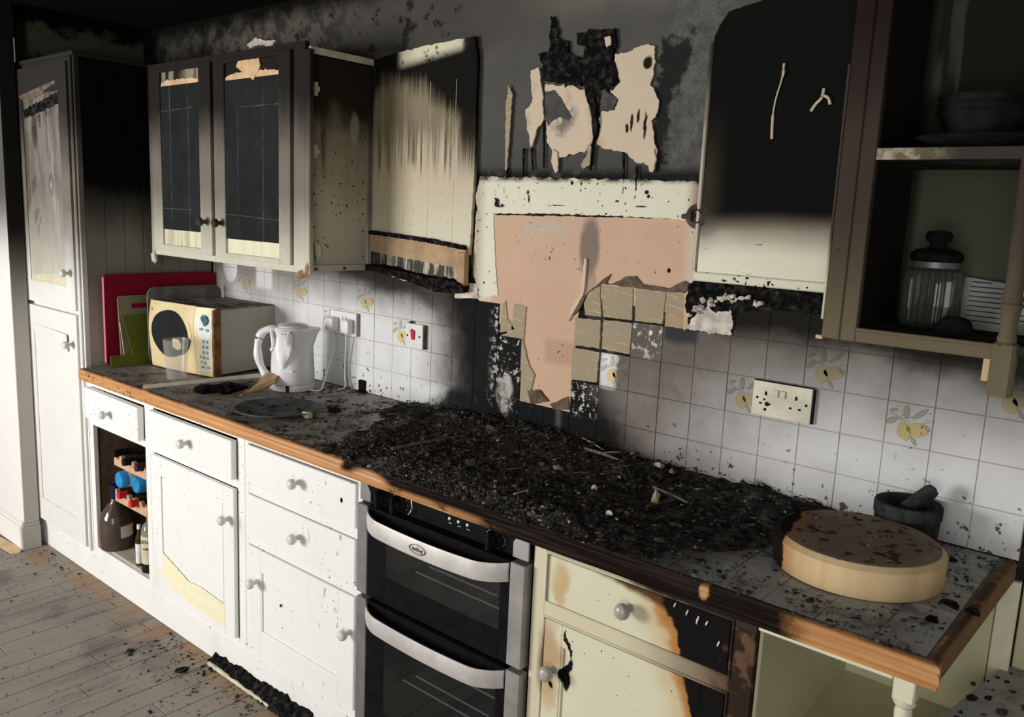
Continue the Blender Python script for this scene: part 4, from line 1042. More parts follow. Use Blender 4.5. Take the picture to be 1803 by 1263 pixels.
M['charred_ply'] = n.out(n.mix(n.ss(g + (f - .5) * .4, .45, .62), (.07, .065, .055), (.52, .47, .36)), .8)
layer('charred_ply', [(661, 440), (700, 449), (760, 461), (826, 473), (826, 494), (790, 488), (760, 484), (730, 478), (700, 468), (661, 464)], -.014, -.008, 'charred_ply', 53, .004, .005, None, lb)
layer('charred_lip', [(657, 466), (700, 472), (760, 486), (820, 496), (830, 506), (800, 506), (760, 504), (700, 484), (657, 474)], -.045, -.008, 'char', 63, .005, .005, None, lb)
layer('charred_lip', [(730, 494), (790, 490), (828, 500), (826, 516), (780, 514)], -.03, -.008, 'char', 64, .006, .005, None, lb)
layer('white_flake', [(682, 480), (720, 486), (758, 502), (738, 500), (700, 488)], -.02, -.008, 'ash_white', 65, .004, .005, None, lb)
layer('wood_stub', [(816, 444), (830, 446), (828, 503), (816, 503)], -.032, -.010, 'torn_wood_dark' if 'torn_wood_dark' in M else 'mdf', 66, .001, .006, None, lb)
rb = T('back_board', 'cream back board with its upper part burnt black, right of the bare plaster', 'panel', (.6, -.006, .5))
b = B(); p = ragged([Vector((.392, 0, .545)), Vector((.86, 0, .545)), Vector((.90, 0, 1.24)), Vector((.60, 0, 1.235)), Vector((.42, 0, 1.20)), Vector((.388, 0, 1.15)), Vector((.384, 0, .80))], .002, .01, 3)
for v in p: v.y = -.010
part('board', slab(b, p, (0, .012, 0)), 'right_back_board', rb)
n = Nd('board_bead'); x, y, z = n.xyz(); g = n.noise(14, 3)
M['board_bead'] = n.out(n.mix(n.ss(z + (g - .5) * .2, .78, 1.12), (.42, .37, .27), (.06, .05, .04)), .4)
part('edge_strip', box(B(), .378, .390, -.016, -.001, .56, 1.13, bev=.003), 'board_bead', rb)
part('edge_strip', box(B(), .385, .86, -.018, -.009, .532, .556, bev=.003), 'cream_paint', rb)
b = B(); tube(b, smooth_pts([U(1381, 112, 1, -.014), U(1379, 125, 1, -.016), U(1376, 142, 1, -.014), U(1366, 175, 1, -.013), U(1361, 205, 1, -.013), U(1359, 245, 1, -.013)]), [.003] * 4 + [.002] * 20 + [.0035] * 7, 7)
lump(b, U(1380, 128, 1, -.016), .007, 2, (1, .6, 1.3)); part('melted_drip', b, 'peeled_cream', rb)
b = B(); tube(b, smooth_pts([U(1451, 156, 1, -.014), U(1447, 172, 1, -.018), U(1436, 184, 1, -.015), U(1428, 196, 1, -.013)]), .0035, 6); tube(b, smooth_pts([U(1447, 168, 1, -.015), U(1458, 172, 1, -.016), U(1462, 184, 1, -.013)]), .0035, 6)
part('melted_drip', b, 'peeled_cream', rb)

# ------------------------------------------------------------------ right open wall shelf unit
ru = T('open_wall_unit', 'brown-sooted open corner wall shelf holding a ribbed jar', 'shelf', (1.03, -.15, .46))
ZT = 1.42
b = B(); box(b, .880, .896, -.285, -.008, .47, ZT); part('side_panel', b, 'unit_inner_dark' if 'unit_inner_dark' in M else 'dark_gap', ru)
n = Nd('shelf_back'); x, y, z = n.xyz(); g = n.noise(9, 3, stretch=(1, 1, .12)); f = n.noise(6, 3)
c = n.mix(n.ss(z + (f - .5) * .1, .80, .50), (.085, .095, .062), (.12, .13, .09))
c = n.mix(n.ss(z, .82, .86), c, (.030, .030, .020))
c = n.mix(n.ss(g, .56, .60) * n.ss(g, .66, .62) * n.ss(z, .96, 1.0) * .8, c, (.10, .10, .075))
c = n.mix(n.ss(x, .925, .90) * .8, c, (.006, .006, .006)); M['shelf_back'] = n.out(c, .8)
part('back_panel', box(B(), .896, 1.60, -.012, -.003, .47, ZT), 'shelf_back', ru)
b = B(); box(b, .868, .905, -.302, -.284, .462, ZT, bev=.002); box(b, .8995, .906, -.306, -.300, .488, ZT, bev=.002); box(b, .868, .8745, -.306, -.300, .462, ZT, bev=.002)
part('face_frame', b, 'open_unit_paint', ru)
part('filler_strip', box(B(), .836, .868, -.298, -.01, .462, ZT, bev=.002), 'open_unit_paint', ru)
n = Nd('pale_edge'); x, y, z = n.xyz(); c = n.mix(n.ss(z, .68, .56), (.06, .05, .04), (.55, .52, .38)); M['pale_edge'] = n.out(c, .5)
part('edge_bead', box(B(), .832, .837, -.300, -.292, .50, 1.0, bev=.001), 'pale_edge', ru)
b = B(); box(b, .905, 1.150, -.302, -.284, .462, .490, bev=.002); box(b, .905, 1.150, -.308, -.300, .484, .4915, bev=.002); part('rail', b, 'open_unit_paint', ru)
def qshelf(z, t, mat, name='shelf'):
    pts = [Vector((.896, -.284 if z < .6 else -.300, z)), Vector((1.16, -.300, z)), Vector((1.42, -.24, z)), Vector((1.58, -.10, z)), Vector((1.60, -.012, z)), Vector((.896, -.012, z))]
    return part(name, slab(B(), pts, (0, 0, -t)), mat, ru)
plain('sooty_shelf', (.045, .04, .03), .8, var=.5, sc=25)
n = Nd('shelf_edge'); x, y, z = n.xyz(); f = n.noise(50, 4, .7)
c = n.mix(n.ss(x, 1.06, .95), (.05, .045, .038), n.mix(n.ss(f, .4, .65), (.16, .13, .075), (.40, .36, .26))); M['shelf_edge'] = n.out(c, .6); n.bump(f, .5, .003)
qshelf(.490, .018, 'sooty_shelf'); qshelf(.838, .020, 'sooty_shelf')
part('shelf_edge', box(B(), .905, 1.165, -.304, -.298, .817, .839, bev=.001), 'shelf_edge', ru)
pb = B(); cx, cy = 1.167, -.298
prof_ = [(.021, .398), (.0215, .402), (.021, .470), (.021, .492), (.015, .497), (.0165, .502), (.015, .507), (.0135, .515), (.0145, .535), (.0165, .556), (.0195, .560), (.0195, .564), (.016, .567), (.0195, .571), (.0175, .576), (.015, .582), (.0150, .62), (.0165, .68), (.0180, .80), (.0165, .93), (.014, 1.05), (.018, 1.09), (.018, 1.11), (.014, 1.13), (.02, 1.16), (.021, ZT)]
lathe(pb, [(r, h) for r, h in prof_], (cx, cy, 0), (0, 0, 1), 20)
for v in pb.verts:
    if v.co.z < .493:
        d = Vector((v.co.x - cx, v.co.y - cy)); m = max(abs(d.x), abs(d.y))
        if m > .001: v.co.x = cx + d.x / m * .019; v.co.y = cy + d.y / m * .019
part('turned_post', pb, 'post_soot' if 'post_soot' in M else 'open_unit_paint', ru, smooth=True)
part('raw_end', box(B(), 1.134, 1.146, -.296, -.284, .420, .462, bev=.001), 'raw_pine', ru)
part('raw_end', box(B(), .822, .836, -.292, -.284, .458, .466, bev=.001), 'raw_pine', ru)

# things in the open unit
def thing_lathe(name, prof, c, mat, label, cat, seg=28, smooth=True, group=None, fl=0, nfl=0):
    b = B(); lathe(b, prof, c, (0, 0, 1), seg, 0, fl, nfl); return solo(name, b, mat, label, cat, c, group, smooth)
jc = (.990, -.115, .491)
jar = T('storage_jar', 'ribbed glass storage jar with a dark knobbed lid on the lower shelf', 'jar', jc)
part('jar_body', lathe(B(), [(.001, .004), (.050, .0), (.055, .008), (.055, .095), (.050, .115), (.038, .122), (.036, .120), (.048, .112), (.052, .094), (.052, .010), (.001, .008)], jc, (0, 0, 1), 96, 0, .045, 26), 'jar_glass', jar, smooth=True)
part('contents', lathe(B(), [(.001, .010), (.046, .010), (.048, .014), (.044, .040), (.02, .046), (.001, .047)], jc, (0, 0, 1), 24), 'sooty_shelf', jar)
part('seal_ring', lathe(B(), [(.040, .121), (.044, .122), (.044, .134), (.040, .135)], jc, (0, 0, 1), 32), 'dull_steel', jar, smooth=True)
part('jar_lid', lathe(B(), [(.046, .134), (.050, .138), (.050, .150), (.040, .158), (.018, .162), (.015, .170), (.024, .178), (.026, .188), (.020, .196), (.001, .198)], jc, (0, 0, 1), 32), 'black_plastic', jar, smooth=True)
b = B(); slab(b, [Vector((1.03, -.060, .49)), Vector((1.20, -.090, .49)), Vector((1.20, -.060, .58)), Vector((1.03, -.028, .595))], (0, .0012, 0)); pp = T('paper_sheet', 'white printed sheet leaning behind the jar', 'paper', (1.1, -.07, .491)); part('sheet', b, 'paper', pp)
b = B()
for k in range(9):
    z = .585 - k * .0098; t = (z - .49) / .1; y0 = -.0612 + .031 * t
    slab(b, [Vector((1.045, y0 - .0036, z)), Vector((1.045 + (.04 if k == 0 else .135 - .02 * (k % 3)), y0 - .0036 - .030 * (.9 if k else .3), z)), Vector((1.045 + (.04 if k == 0 else .135 - .02 * (k % 3)), y0 - .0036 - .030 * (.9 if k else .3), z + .0018)), Vector((1.045, y0 - .0036, z + .0018))], (0, .0004, 0))
part('print_lines', b, 'print_dark', pp)
b = B(); lathe(b, [(.001, 0), (.020, 0), (.026, .01), (.020, .026), (.012, .032), (.001, .033)], (1.058, -.20, .4905), (0, 0, 1), 14)
for v in b.verts: v.co += Vector((noise.noise(v.co * 60), noise.noise(v.co * 60 + Vector((3, 3, 3))), 0)) * .006; v.co.x = 1.058 + (v.co.x - 1.058) * 1.4
solo('melted_cup', b, 'black_plastic', 'small dark melted lump in front of the paper sheet', 'cup', smooth=True)
b = B(); lathe(b, [(.001, 0), (.045, .002), (.062, .008), (.064, .011), (.044, .006), (.001, .004)], (1.262, -.20, .562), (-1, .45, .08), 32); solo('white_plate', b, 'porcelain', 'white plate standing on edge behind the turned post', 'plate', smooth=True)
thing_lathe('serving_platter', [(.001, 0), (.09, 0), (.15, .022), (.155, .024), (.15, .027), (.09, .006), (.001, .006)], (1.075, -.150, .8385), 'sooty_dish', 'wide dark platter on the upper shelf under the bowls', 'platter', 48)
for k in range(3):
    thing_lathe('serving_bowl', [(.001, 0), (.04, 0), (.045, .008), (.072, .05), (.080, .068), (.083, .069), (.082, .072), (.076, .070), (.045, .015), (.001, .01)], (1.045, -.140, .846 + k * .0145 + (.0001 * k)), 'sooty_dish', ['dark bowl at the bottom of the stack on the platter', 'dark bowl in the middle of the stack on the platter', 'dark bowl on top of the stack on the platter'][k], 'bowl', 40, group='stacked bowls on the upper shelf')

# ------------------------------------------------------------------ sockets and switch
def plate(thing, x0, x1, z0, z1, mat, d=.012):
    return part('faceplate', box(B(), x0, x1, -d, -.0015, z0, z1, bev=.0022, seg=2), mat, thing)
s1 = T('double_socket', 'white double socket with two plugs above the kettle', 'socket', (-1.063, -.002, .248))
plate(s1, -1.140, -.986, .205, .293, 'socket_white', .016)
b = B()
for xx in (-1.069, -1.048): box(b, xx - .007, xx + .007, -.021, -.015, .258, .274, bev=.001)
part('rocker', b, 'socket_white', s1)
plain('back_box', (.30, .28, .25), .6)
part('mounting_box', box(B(), -.987, -.982, -.016, -.001, .207, .291, bev=.001), 'back_box', s1)
s2 = T('double_socket', 'empty yellowed double socket on the tiles left of the mortar', 'socket', (.653, -.002, .252))
plate(s2, .577, .729, .208, .297, 'yellowed_plastic', .012)
part('mounting_box', box(B(), .729, .734, -.012, -.001, .210, .296, bev=.001), 'dark_gap', s2)
part('scorched_rim', box(B(), .577, .729, -.0115, -.0015, .2965, .2985, bev=.0005), 'char', s2)
b = B()
for xx in (.638, .656): box(b, xx - .007, xx + .007, -.017, -.011, .262, .280, bev=.001)
part('rocker', b, 'yellowed_plastic', s2)
b = B()
for cx_ in (.612, .690):
    box(b, cx_ - .003, cx_ + .003, -.0125, -.0115, .262, .272); box(b, cx_ - .016, cx_ - .009, -.0125, -.0115, .238, .243); box(b, cx_ + .007, cx_ + .014, -.0125, -.0115, .238, .243)
for (a, c, r) in ((.590, .254, .0035), (.716, .254, .0035), (.613, .226, .004), (.617, .2405, .006), (.609, .251, .003)): cyl(b, (a, -.0127, c), (a, -.011, c), r, seg=10)
part('socket_hole', b, 'dark_gap', s2)
s3 = T('cooker_switch', 'square switch plate with a melted red rocker', 'switch', (-.672, -.002, .25))
plate(s3, -.717, -.629, .206, .292, 'yellowed_white' if 'yellowed_white' in M else 'socket_white', .016)
part('mounting_box', box(B(), -.629, -.622, -.016, -.001, .207, .290, bev=.001), 'adhesive_groove', s3)
b = B(); p = ragged([Vector((-.688, 0, .268)), Vector((-.682, 0, .274)), Vector((-.676, 0, .270)), Vector((-.668, 0, .272)), Vector((-.667, 0, .255)), Vector((-.669, 0, .236)), Vector((-.682, 0, .237)), Vector((-.684, 0, .255))], .0015, .004, 3)
for v in p: v.y = -.021
part('red_rocker', slab(b, p, (0, .006, 0)), 'red_plastic', s3)
b = B()
for xx in (-.706, -.645): cyl(b, (xx, -.0168, .249), (xx, -.0155, .249), .004, seg=10)
part('screw', b, 'dark_gap', s3)
b = B(); lump(b, (-.690, -.012, .296), .007, 3, (1.4, .8, .6)); part('melted_bead', b, 'char', s3)
for i, (cx_, lab) in enumerate(((-1.108, 'white plug in the left side of the socket, with a shadowed back'), (-1.022, 'white plug in the right side of the socket, with its cord hanging'))):
    pl = T('plug', lab, 'plug', (cx_, -.03, .225), group=None)
    b = B(); box(b, cx_ - .024, cx_ + .024, -.050 if i == 0 else -.046, -.0165, .215, .268, bev=.008, seg=3); part('plug_body', b, 'plug_white', pl, smooth=True)
    if i: pts = [(-1.022, -.034, .216), (-1.026, -.030, .17), (-1.040, -.022, .10), (-1.040, -.022, .05), (-1.028, -.03, .010), (-1.03, -.06, .004)]
    else: pts = [(-1.104, -.034, .216), (-1.078, -.05, .16), (-1.070, -.075, .09), (-1.066, -.10, .03), (-1.058, -.12, .006), (-1.075, -.15, .0045), (-1.11, -.155, .005)]
    b = B(); tube(b, smooth_pts(pts), .0032, 8); part('cord', b, 'plug_white', pl, smooth=True)

# ------------------------------------------------------------------ bottles in the open cupboard
FZ = -.758
def bottle(name, base, prof, mat, label, cat='bottle', cap=None, lab=None, liquid=None, group=None, axis=(0, 0, 1), seg=24):
    t = T(name, label, cat, base, group=group)
    part('glass_body', lathe(B(), prof, base, axis, seg), mat, t, smooth=True)
    A = frame_of(axis)
    if cap: part('cap', lathe(B(), cap[0], base, axis, 20), cap[1], t, smooth=True)
    if liquid: part('liquid', lathe(B(), liquid[0], base, axis, seg), liquid[1], t, smooth=True)
    return t
bc = (-1.916, -.510, FZ)
t = bottle('glass_flagon', bc, [(.001, .004), (.060, .0), (.064, .008), (.065, .11), (.058, .145), (.036, .178), (.018, .200), (.0155, .225), (.015, .25), (.0125, .25), (.013, .20), (.055, .142), (.061, .11), (.061, .008), (.001, .007)], 'bottle_glass', 'big round clear flagon with a dark blue cap and brown liquor', cap=([(.017, .212), (.0175, .216), (.0165, .222), (.019, .232), (.019, .262), (.0175, .268), (.001, .269)], 'blue_cap'), liquid=([(.001, .009), (.060, .009), (.060, .045), (.001, .045)], 'amber_glass'), seg=32)
b = B(); t0 = bmesh.new(); lathe(t0, [(.0655, .055), (.0658, .105)], (0, 0, 0), seg=40)
for f in t0.faces[:]:
    c = f.calc_center_median()
    if not (c.x > .038 and -.015 < c.y < .05) or len(f.verts) > 4: t0.faces.remove(f)
for v in [v for v in t0.verts if not v.link_faces]: t0.verts.remove(v)
t0.transform(Matrix.Translation(Vector(bc))); merge(b, t0); part('paper_label', b, 'label_white', t)
b2c = (-1.672, -.530, FZ)
t = bottle('spirit_bottle', b2c, [(.001, .0), (.013, .0), (.014, .004), (.014, .112), (.007, .134), (.0065, .165), (.001, .165)], 'amber_glass', 'tiny dark miniature bottle with a white label beside the gin bottle', cap=([(.0075, .152), (.0075, .170), (.001, .171)], 'label_white'))
part('paper_label', lathe(B(), [(.0144, .012), (.0146, .013), (.0146, .092), (.0144, .093)], b2c, seg=24), 'label_white', t, smooth=True)
b3c = (-1.592, -.525, FZ)
t = bottle('gin_bottle', b3c, [(.001, .0), (.031, .0), (.033, .005), (.033, .165), (.026, .190), (.012, .205), (.011, .235), (.001, .235)], 'clear_glass', 'clear gin bottle with a cream printed label at the front right of the shelf')
part('paper_label', lathe(B(), [(.0333, .040), (.0336, .041), (.0336, .150), (.0333, .151)], b3c, seg=32), 'label_cream', t, smooth=True)
part('fruit', lathe(B(), [(.0334, .004), (.0338, .005), (.0338, .038), (.0334, .039)], b3c, seg=20), 'bottle_dark', t)
b = B()
ang = -.60; Mx = Matrix.Rotation(ang, 4, 'Z')
dirv = Vector((math.sin(-ang) * -1, -math.cos(ang), 0)); dirv = Vector((.55, -.84, 0)).normalized()
rot = Matrix((( -dirv.y * 1.0, 0, dirv.x, 0), (dirv.x, 0, dirv.y, 0), (0, 1, 0, 0), (0, 0, 0, 1)))
def lab(txt, size, h, r=.0342): text_mesh(b, txt, size, Matrix.Translation(Vector(b3c) + dirv * r + Vector((0, 0, h))) @ rot)
lab('KNI', .022, .130); lab('GIN', .015, .102); part('lettering', b, 'print_dark', t)
# wine rack
wr = T('wine_rack', 'small pine wine rack inside the open cupboard', 'rack', (-1.73, -.47, FZ))
def rack_board(z0, z1, y0):
    pts = [(-1.866, z0), (-1.60, z0), (-1.60, z1 - .012)]
    for k in range(4, -1, -1):
        cx_ = -1.835 + k * .052
        for a in range(0, 9): pts.append((cx_ + .018 * math.cos(a * PI / 8), z1 - .018 * math.sin(a * PI / 8)))
    pts.append((-1.866, z1))
    return slab(B(), [Vector((u, y0, v)) for u, v in pts], (0, .014, 0))
ry = -.530
for (a, c, dy) in ((-.388, -.340, 0), (-.540, -.490, 0), (-.700, -.660, .13)):
    part('rack_board', rack_board(a, c, ry + dy), 'pine_rack', wr); part('rack_board', rack_board(a, c, ry + .30), 'pine_rack', wr)
for xx in (-1.872, -1.590): part('rack_post', box(B(), xx - .004, xx + .006, ry + .17, ry + .32, FZ, -.33, bev=.001), 'cupboard_interior', wr)
def lying(x, z, mat, capm, label, r=.030, y0=-.505, cat='bottle', fat=False):
    base = (x, y0, z)
    pr = [(.001, .0), (.012, .0), (.0135, .004), (.0135, .055), (.016, .085), (r, .115), (r, .29), (.001, .292)] if not fat else [(.001, 0), (.030, 0), (.034, .006), (.034, .11), (.001, .112)]
    t = T('wine_bottle' if not fat else 'drinks_can', label, cat, base, group='bottles lying in the rack')
    part('body', lathe(B(), pr, base, (0, 1, 0), 20), mat, t, smooth=True)
    if capm: part('capsule', lathe(B(), [(.0145, -.001), (.0150, .002), (.0148, .035), (.0138, .036)] if not fat else [(.0345, .03), (.0347, .031), (.0347, .08), (.0345, .081)], base, (0, 1, 0), 20), capm, t, smooth=True)
lying(-1.835, -.333, 'bottle_dark', 'black_plastic', 'dark bottle lying at the left of the top rack row', y0=-.545)
lying(-1.731, -.343, 'bottle_dark', 'bottle_dark', 'dark bottle lying in the middle of the top rack row', y0=-.555)
lying(-1.640, -.345, 'bottle_purple', 'bottle_purple', 'purple-capped bottle lying at the right of the top rack row', y0=-.550)
lying(-1.775, -.426, 'blue_can', 'label_white', 'bright blue can lying on the middle rack row', y0=-.556, fat=True, cat='can')
lying(-1.690, -.432, 'blue_can', None, 'blue tin lying right of the bright blue can on the middle rack row', y0=-.53, fat=True, cat='can')
lying(-1.783, -.492, 'bottle_dark', 'red_plastic', 'bottle with a red capsule, left in the middle rack row', y0=-.555)
lying(-1.679, -.500, 'bottle_dark', 'red_plastic', 'bottle with a red capsule, right in the middle rack row', y0=-.558)
lying(-1.783, -.650, 'bottle_dark', 'black_plastic', 'dark bottle lying in the lowest rack row', y0=-.43)

# ------------------------------------------------------------------ boards and tray by the tall cupboard
def rrect(y0, y1, z0, z1, r, x, hole=None, n=5):
    pts = []
    for (cy_, cz_, a0) in ((y1 - r, z1 - r, 0), (y0 + r, z1 - r, PI / 2), (y0 + r, z0 + r, PI), (y1 - r, z0 + r, 1.5 * PI)):
        for k in range(n + 1): a = a0 + k * PI / 2 / n; pts.append(Vector((x, cy_ + r * math.cos(a), cz_ + r * math.sin(a))))
    return pts
b = slab(B(), rrect(-.498, -.008, .004, .372, .012, -1.982), (.013, 0, 0)); 
rbd = T('chopping_board', 'large red plastic chopping board leaning on the tall cupboard side', 'chopping board', (-1.975, -.25, .002))
part('board', b, 'red_board', rbd)
n = Nd('red_edge'); M['red_edge'] = n.out((.62, .16, .20), .4)
part('front_edge', box(B(), -1.983, -1.969, -.5000, -.4970, .012, .362, bev=.001), 'red_edge', rbd)
def lean(pts, x0, x1):   # shear so that the foot stands further out than the top
    zt = max(p.z for p in pts)
    return [Vector((x0 + (x1 - x0) * (p.z / zt), p.y, p.z)) for p in pts]
b2 = T('chopping_board', 'thin beige chopping board with a slot handle behind the green one', 'chopping board', (-1.95, -.3, .002))
pts = lean([Vector((0, -.455, .002)), Vector((0, -.10, .002)), Vector((0, -.10, .285)), Vector((0, -.445, .285)), Vector((0, -.452, .275))], -1.935, -1.962)
part('board', slab(B(), pts, (.006, 0, 0)), 'beige_board', b2)
part('slot_handle', slab(B(), lean([Vector((0, -.40, .236)), Vector((0, -.395, .229)), Vector((0, -.28, .229)), Vector((0, -.28, .252)), Vector((0, -.395, .252))], -1.9345 + .0235 * 0, -1.9345), (.002, 0, 0)) if False else box(B(), -1.9555, -1.9505, -.398, -.28, .232, .252, bev=.002), 'red_board', b2, 'red board showing through the slot')
b3 = T('chopping_board', 'olive green flexible chopping mat with a tab at its foot', 'chopping board', (-1.92, -.35, .002))
pts = lean([Vector((0, -.505, .010)), Vector((0, -.500, .003)), Vector((0, -.44, .003)), Vector((0, -.08, .001)), Vector((0, -.08, .205)), Vector((0, -.445, .205)), Vector((0, -.415, .060)), Vector((0, -.42, .050)), Vector((0, -.500, .048)), Vector((0, -.506, .042))], -1.915, -1.942)
part('mat', slab(B(), pts, (.004, 0, 0)), 'green_board', b3)
plain('green_edge', (.45, .48, .16), .4); b = B(); tube(b, [U(211, 568, 0, -1.937), U(219, 626, 0, -1.918)], .0016, 6); part('bright_rim', b, 'green_edge', b3)
ty = T('tray', 'grey sooty tray with rounded corners standing behind the microwave', 'tray', (-1.905, -.19, .002))
part('tray_plate', slab(B(), rrect(-.352, -.020, .002, .322, .035, -1.912), (.008, 0, 0)), 'grey_tray', ty)
part('inner_rim', slab(B(), rrect(-.342, -.030, .012, .312, .030, -1.905), (.003, 0, 0)), 'grey_tray', ty)

# ------------------------------------------------------------------ microwave
ma = math.atan2(.058, .382)
mo = T('microwave', 'yellowed microwave oven with a dark round window and a warped front', 'microwave', (-1.867, -.367, .002), ma)
L = dict(local=True)
part('case', box(B(), .012, .392, .030, .318, .010, .269, bev=.003), 'microwave_case', mo, **L)
b = B()
for fx, fy in ((.04, .06), (.36, .06), (.04, .28), (.36, .28)): cyl(b, (fx, fy, 0), (fx, fy, .012), .011, seg=10)
part('feet', b, 'black_plastic', mo, **L)
# front: warped sheet with a round window opening (bulging door panel left, control strip right)
def fy_(u, v):
    return -.012 + .018 * ((u / .386 - .5) * 2) ** 2 * .6 + .012 * ((v / .272 - .5) * 2) ** 2 + .004 * math.sin(u * 30) * math.sin(v * 20)
ccx, ccz, cr_ = .138, .150, .094
def grid_front(x0, x1, z0, z1, nx, nz, mi=0, hole=False, off=0, thick=.010):
    b = B(); G = {}
    for i in range(nx + 1):
        for j in range(nz + 1):
            u = x0 + (x1 - x0) * i / nx; v = z0 + (z1 - z0) * j / nz
            uu = u + .003 * math.sin(v * 24)
            G[i, j] = b.verts.new((uu, fy_(u, v) + off, v - .010 * (u / .386) ** 2 * 0))
    for i in range(nx):
        for j in range(nz): b.faces.new((G[i, j], G[i + 1, j], G[i + 1, j + 1], G[i, j + 1]))
    r = bmesh.ops.extrude_face_region(b, geom=b.faces[:])
    for v in [e for e in r['geom'] if isinstance(e, bmesh.types.BMVert)]: v.co.y += thick
    return b
part('door', grid_front(.0, .288, .004, .274, 24, 20), 'microwave_front', mo, 'yellowed door half of the front', smooth=True, **L)
part('control_panel', grid_front(.290, .386, .004, .272, 8, 20), 'microwave_front', mo, smooth=True, **L)
b = B()
ring = []
for i in range(48):
    a = 2 * PI * i / 48; u = ccx + cr_ * 1.24 * math.cos(a); v = ccz + cr_ * math.sin(a)
    if -.95 < a - 2 * PI < -.10: u += .017
    ring.append((u, v))
c0 = b.verts.new((ccx, fy_(ccx, ccz) - .0035, ccz))
vs = [b.verts.new((u, fy_(u, v) - .003, v)) for u, v in ring]; vb = [b.verts.new((u, fy_(u, v) + .004, v)) for u, v in ring]
for i in range(48): b.faces.new((c0, vs[i], vs[(i + 1) % 48])); b.faces.new((vs[i], vs[(i + 1) % 48], vb[(i + 1) % 48], vb[i]))
dwin = part('window', b, 'dark_pane', mo, 'dark round window', smooth=False, **L)
b = B()
for i in range(40):
    a0, a1 = -1.5 + i * .05, -1.5 + (i + 1) * .05
    q = []
    for a, r in ((a0, 1.28), (a1, 1.28), (a1, 1.34), (a0, 1.34)):
        u = ccx + cr_ * 1.1 * r * math.cos(a); v = ccz + cr_ * r * math.sin(a); q.append(b.verts.new((u, fy_(min(.386, max(0, u)), v) - .0012, v)))
    b.faces.new(q)
part('bezel_side', box(B(), .386, .396, -.002, .034, .006, .268, bev=.002), 'burnt_bezel', mo, **L)
part('moulded_ring', b, 'microwave_front', mo, **L)
b = B(); text_mesh(b, 'D', .016, Matrix.Translation(Vector((.022, fy_(.02, .23) - .001, .238))) @ FRONT @ Matrix.Rotation(PI / 2, 4, 'Z')); part('door_emblem', b, 'print_dark', mo, **L)
def on_panel(u, v, w, h, mat, name, round_=False, d=.002):
    u += .006
    b = B(); y = fy_(u, v) - d
    if round_:
        lathe(b, [(w / 2, 0), (w / 2, d + .001), (.001, d + .0015)], (u, y + d, v), (0, -1, 0), 18)
        for q in b.verts: q.co.z = v + (q.co.z - v) * h / w
    else: box(b, u - w / 2, u + w / 2, y, y + .004, v - h / 2, v + h / 2, bev=.0006)
    return part(name, b, mat, mo, **L)
b = B(); pts = [(u_ + .006, v_) for u_, v_ in [(.308, .248), (.370, .244), (.372, .130), (.376, .080), (.372, .035), (.345, .018), (.318, .030), (.314, .060), (.330, .095), (.336, .125), (.312, .160), (.304, .200)]]
part('keypad', slab(b, [Vector((u, fy_(u, v) - .0015, v)) for u, v in pts], (0, .002, 0)), 'keypad', mo, **L)
on_panel(.334, .222, .044, .044, 'lcd', 'display', True, .003)
for u, v in ((.322, .188), (.352, .186), (.326, .040), (.356, .040)): on_panel(u, v, .018, .011, 'key', 'button', True)
for j in range(4):
    for u in (.337, .357): on_panel(u, .142 - j * .0215, .012, .012, 'key', 'button')
on_panel(.322, .080, .010, .011, 'key', 'button'); on_panel(.322, .060, .011, .012, 'key', 'button'); on_panel(.342, .058, .011, .012, 'key', 'button')

# ------------------------------------------------------------------ tumbler
tc = (-1.585, -.395, .001)
tp = U(309, 671, 2, 0); tc = (tp.x - .025, tp.y + .018, .001)
thing_lathe('tumbler', [(.001, .0), (.034, .0), (.036, .003), (.047, .148), (.0485, .156), (.0470, .156), (.0455, .148), (.0345, .006), (.001, .005)], tc, 'tumbler_plastic', 'clear plastic tumbler in front of the microwave', 'tumbler', 40)

# ------------------------------------------------------------------ kettle
kp = U(515, 692, 2, 0); kc = (kp.x - .066, kp.y + .047, .002)
kt = T('kettle', 'white electric kettle with a heat-melted side and handle', 'kettle', kc, math.radians(35))
# local frame: +x points to the viewer's right (spout), -y towards the viewer
part('power_base', lathe(B(), [(.001, 0), (.082, 0), (.084, .004), (.083, .018), (.079, .022), (.001, .022)], (0, 0, 0), seg=40), 'plug_white', kt, smooth=True, **L)
part('scorch_mark', box(B(), .004, .016, -.0855, -.082, -.0, .024, bev=.002), 'char', kt, **L)
b = B(); lathe(b, [(.001, .023), (.078, .023), (.080, .028), (.081, .04), (.079, .10), (.075, .16), (.071, .205), (.070, .228), (.066, .233), (.001, .234)], (0, 0, 0), seg=56)
for v in b.verts:
    a = math.atan2(v.co.y, v.co.x); h = v.co.z; r = math.hypot(v.co.x, v.co.y)
    if r > .05 and h > .03:
        sp = max(0, math.cos(a)) ** 10 * max(0, (h - .15) / .08) ** 1.5 * .038
        me_ = math.exp(-((a + 2.0) / .42) ** 2) * math.exp(-((h - .17) / .045) ** 2)
        k = sp + me_ * (.008 + .010 * noise.noise(Vector((a * 4, h * 40, 1))))
        v.co.x += math.cos(a) * k; v.co.y += math.sin(a) * k
part('jug', b, 'kettle_white', kt, smooth=True, **L)
b = B(); lathe(b, [(.056, .233), (.058, .238), (.05, .243), (.02, .246), (.001, .246)], (.0, 0, 0), seg=32); part('lid', b, 'kettle_white', kt, smooth=True, **L)
b = B(); hp = [(-.040, -.030, .222), (-.070, -.045, .226), (-.100, -.048, .208), (-.113, -.050, .170), (-.113, -.050, .125), (-.100, -.048, .080), (-.080, -.044, .048), (-.060, -.038, .036)]
sp_ = smooth_pts(hp, 5); tube(b, sp_, [.0145 + .0016 * math.sin(i * .7) for i in range(len(sp_))], 12, 0, 1.0)
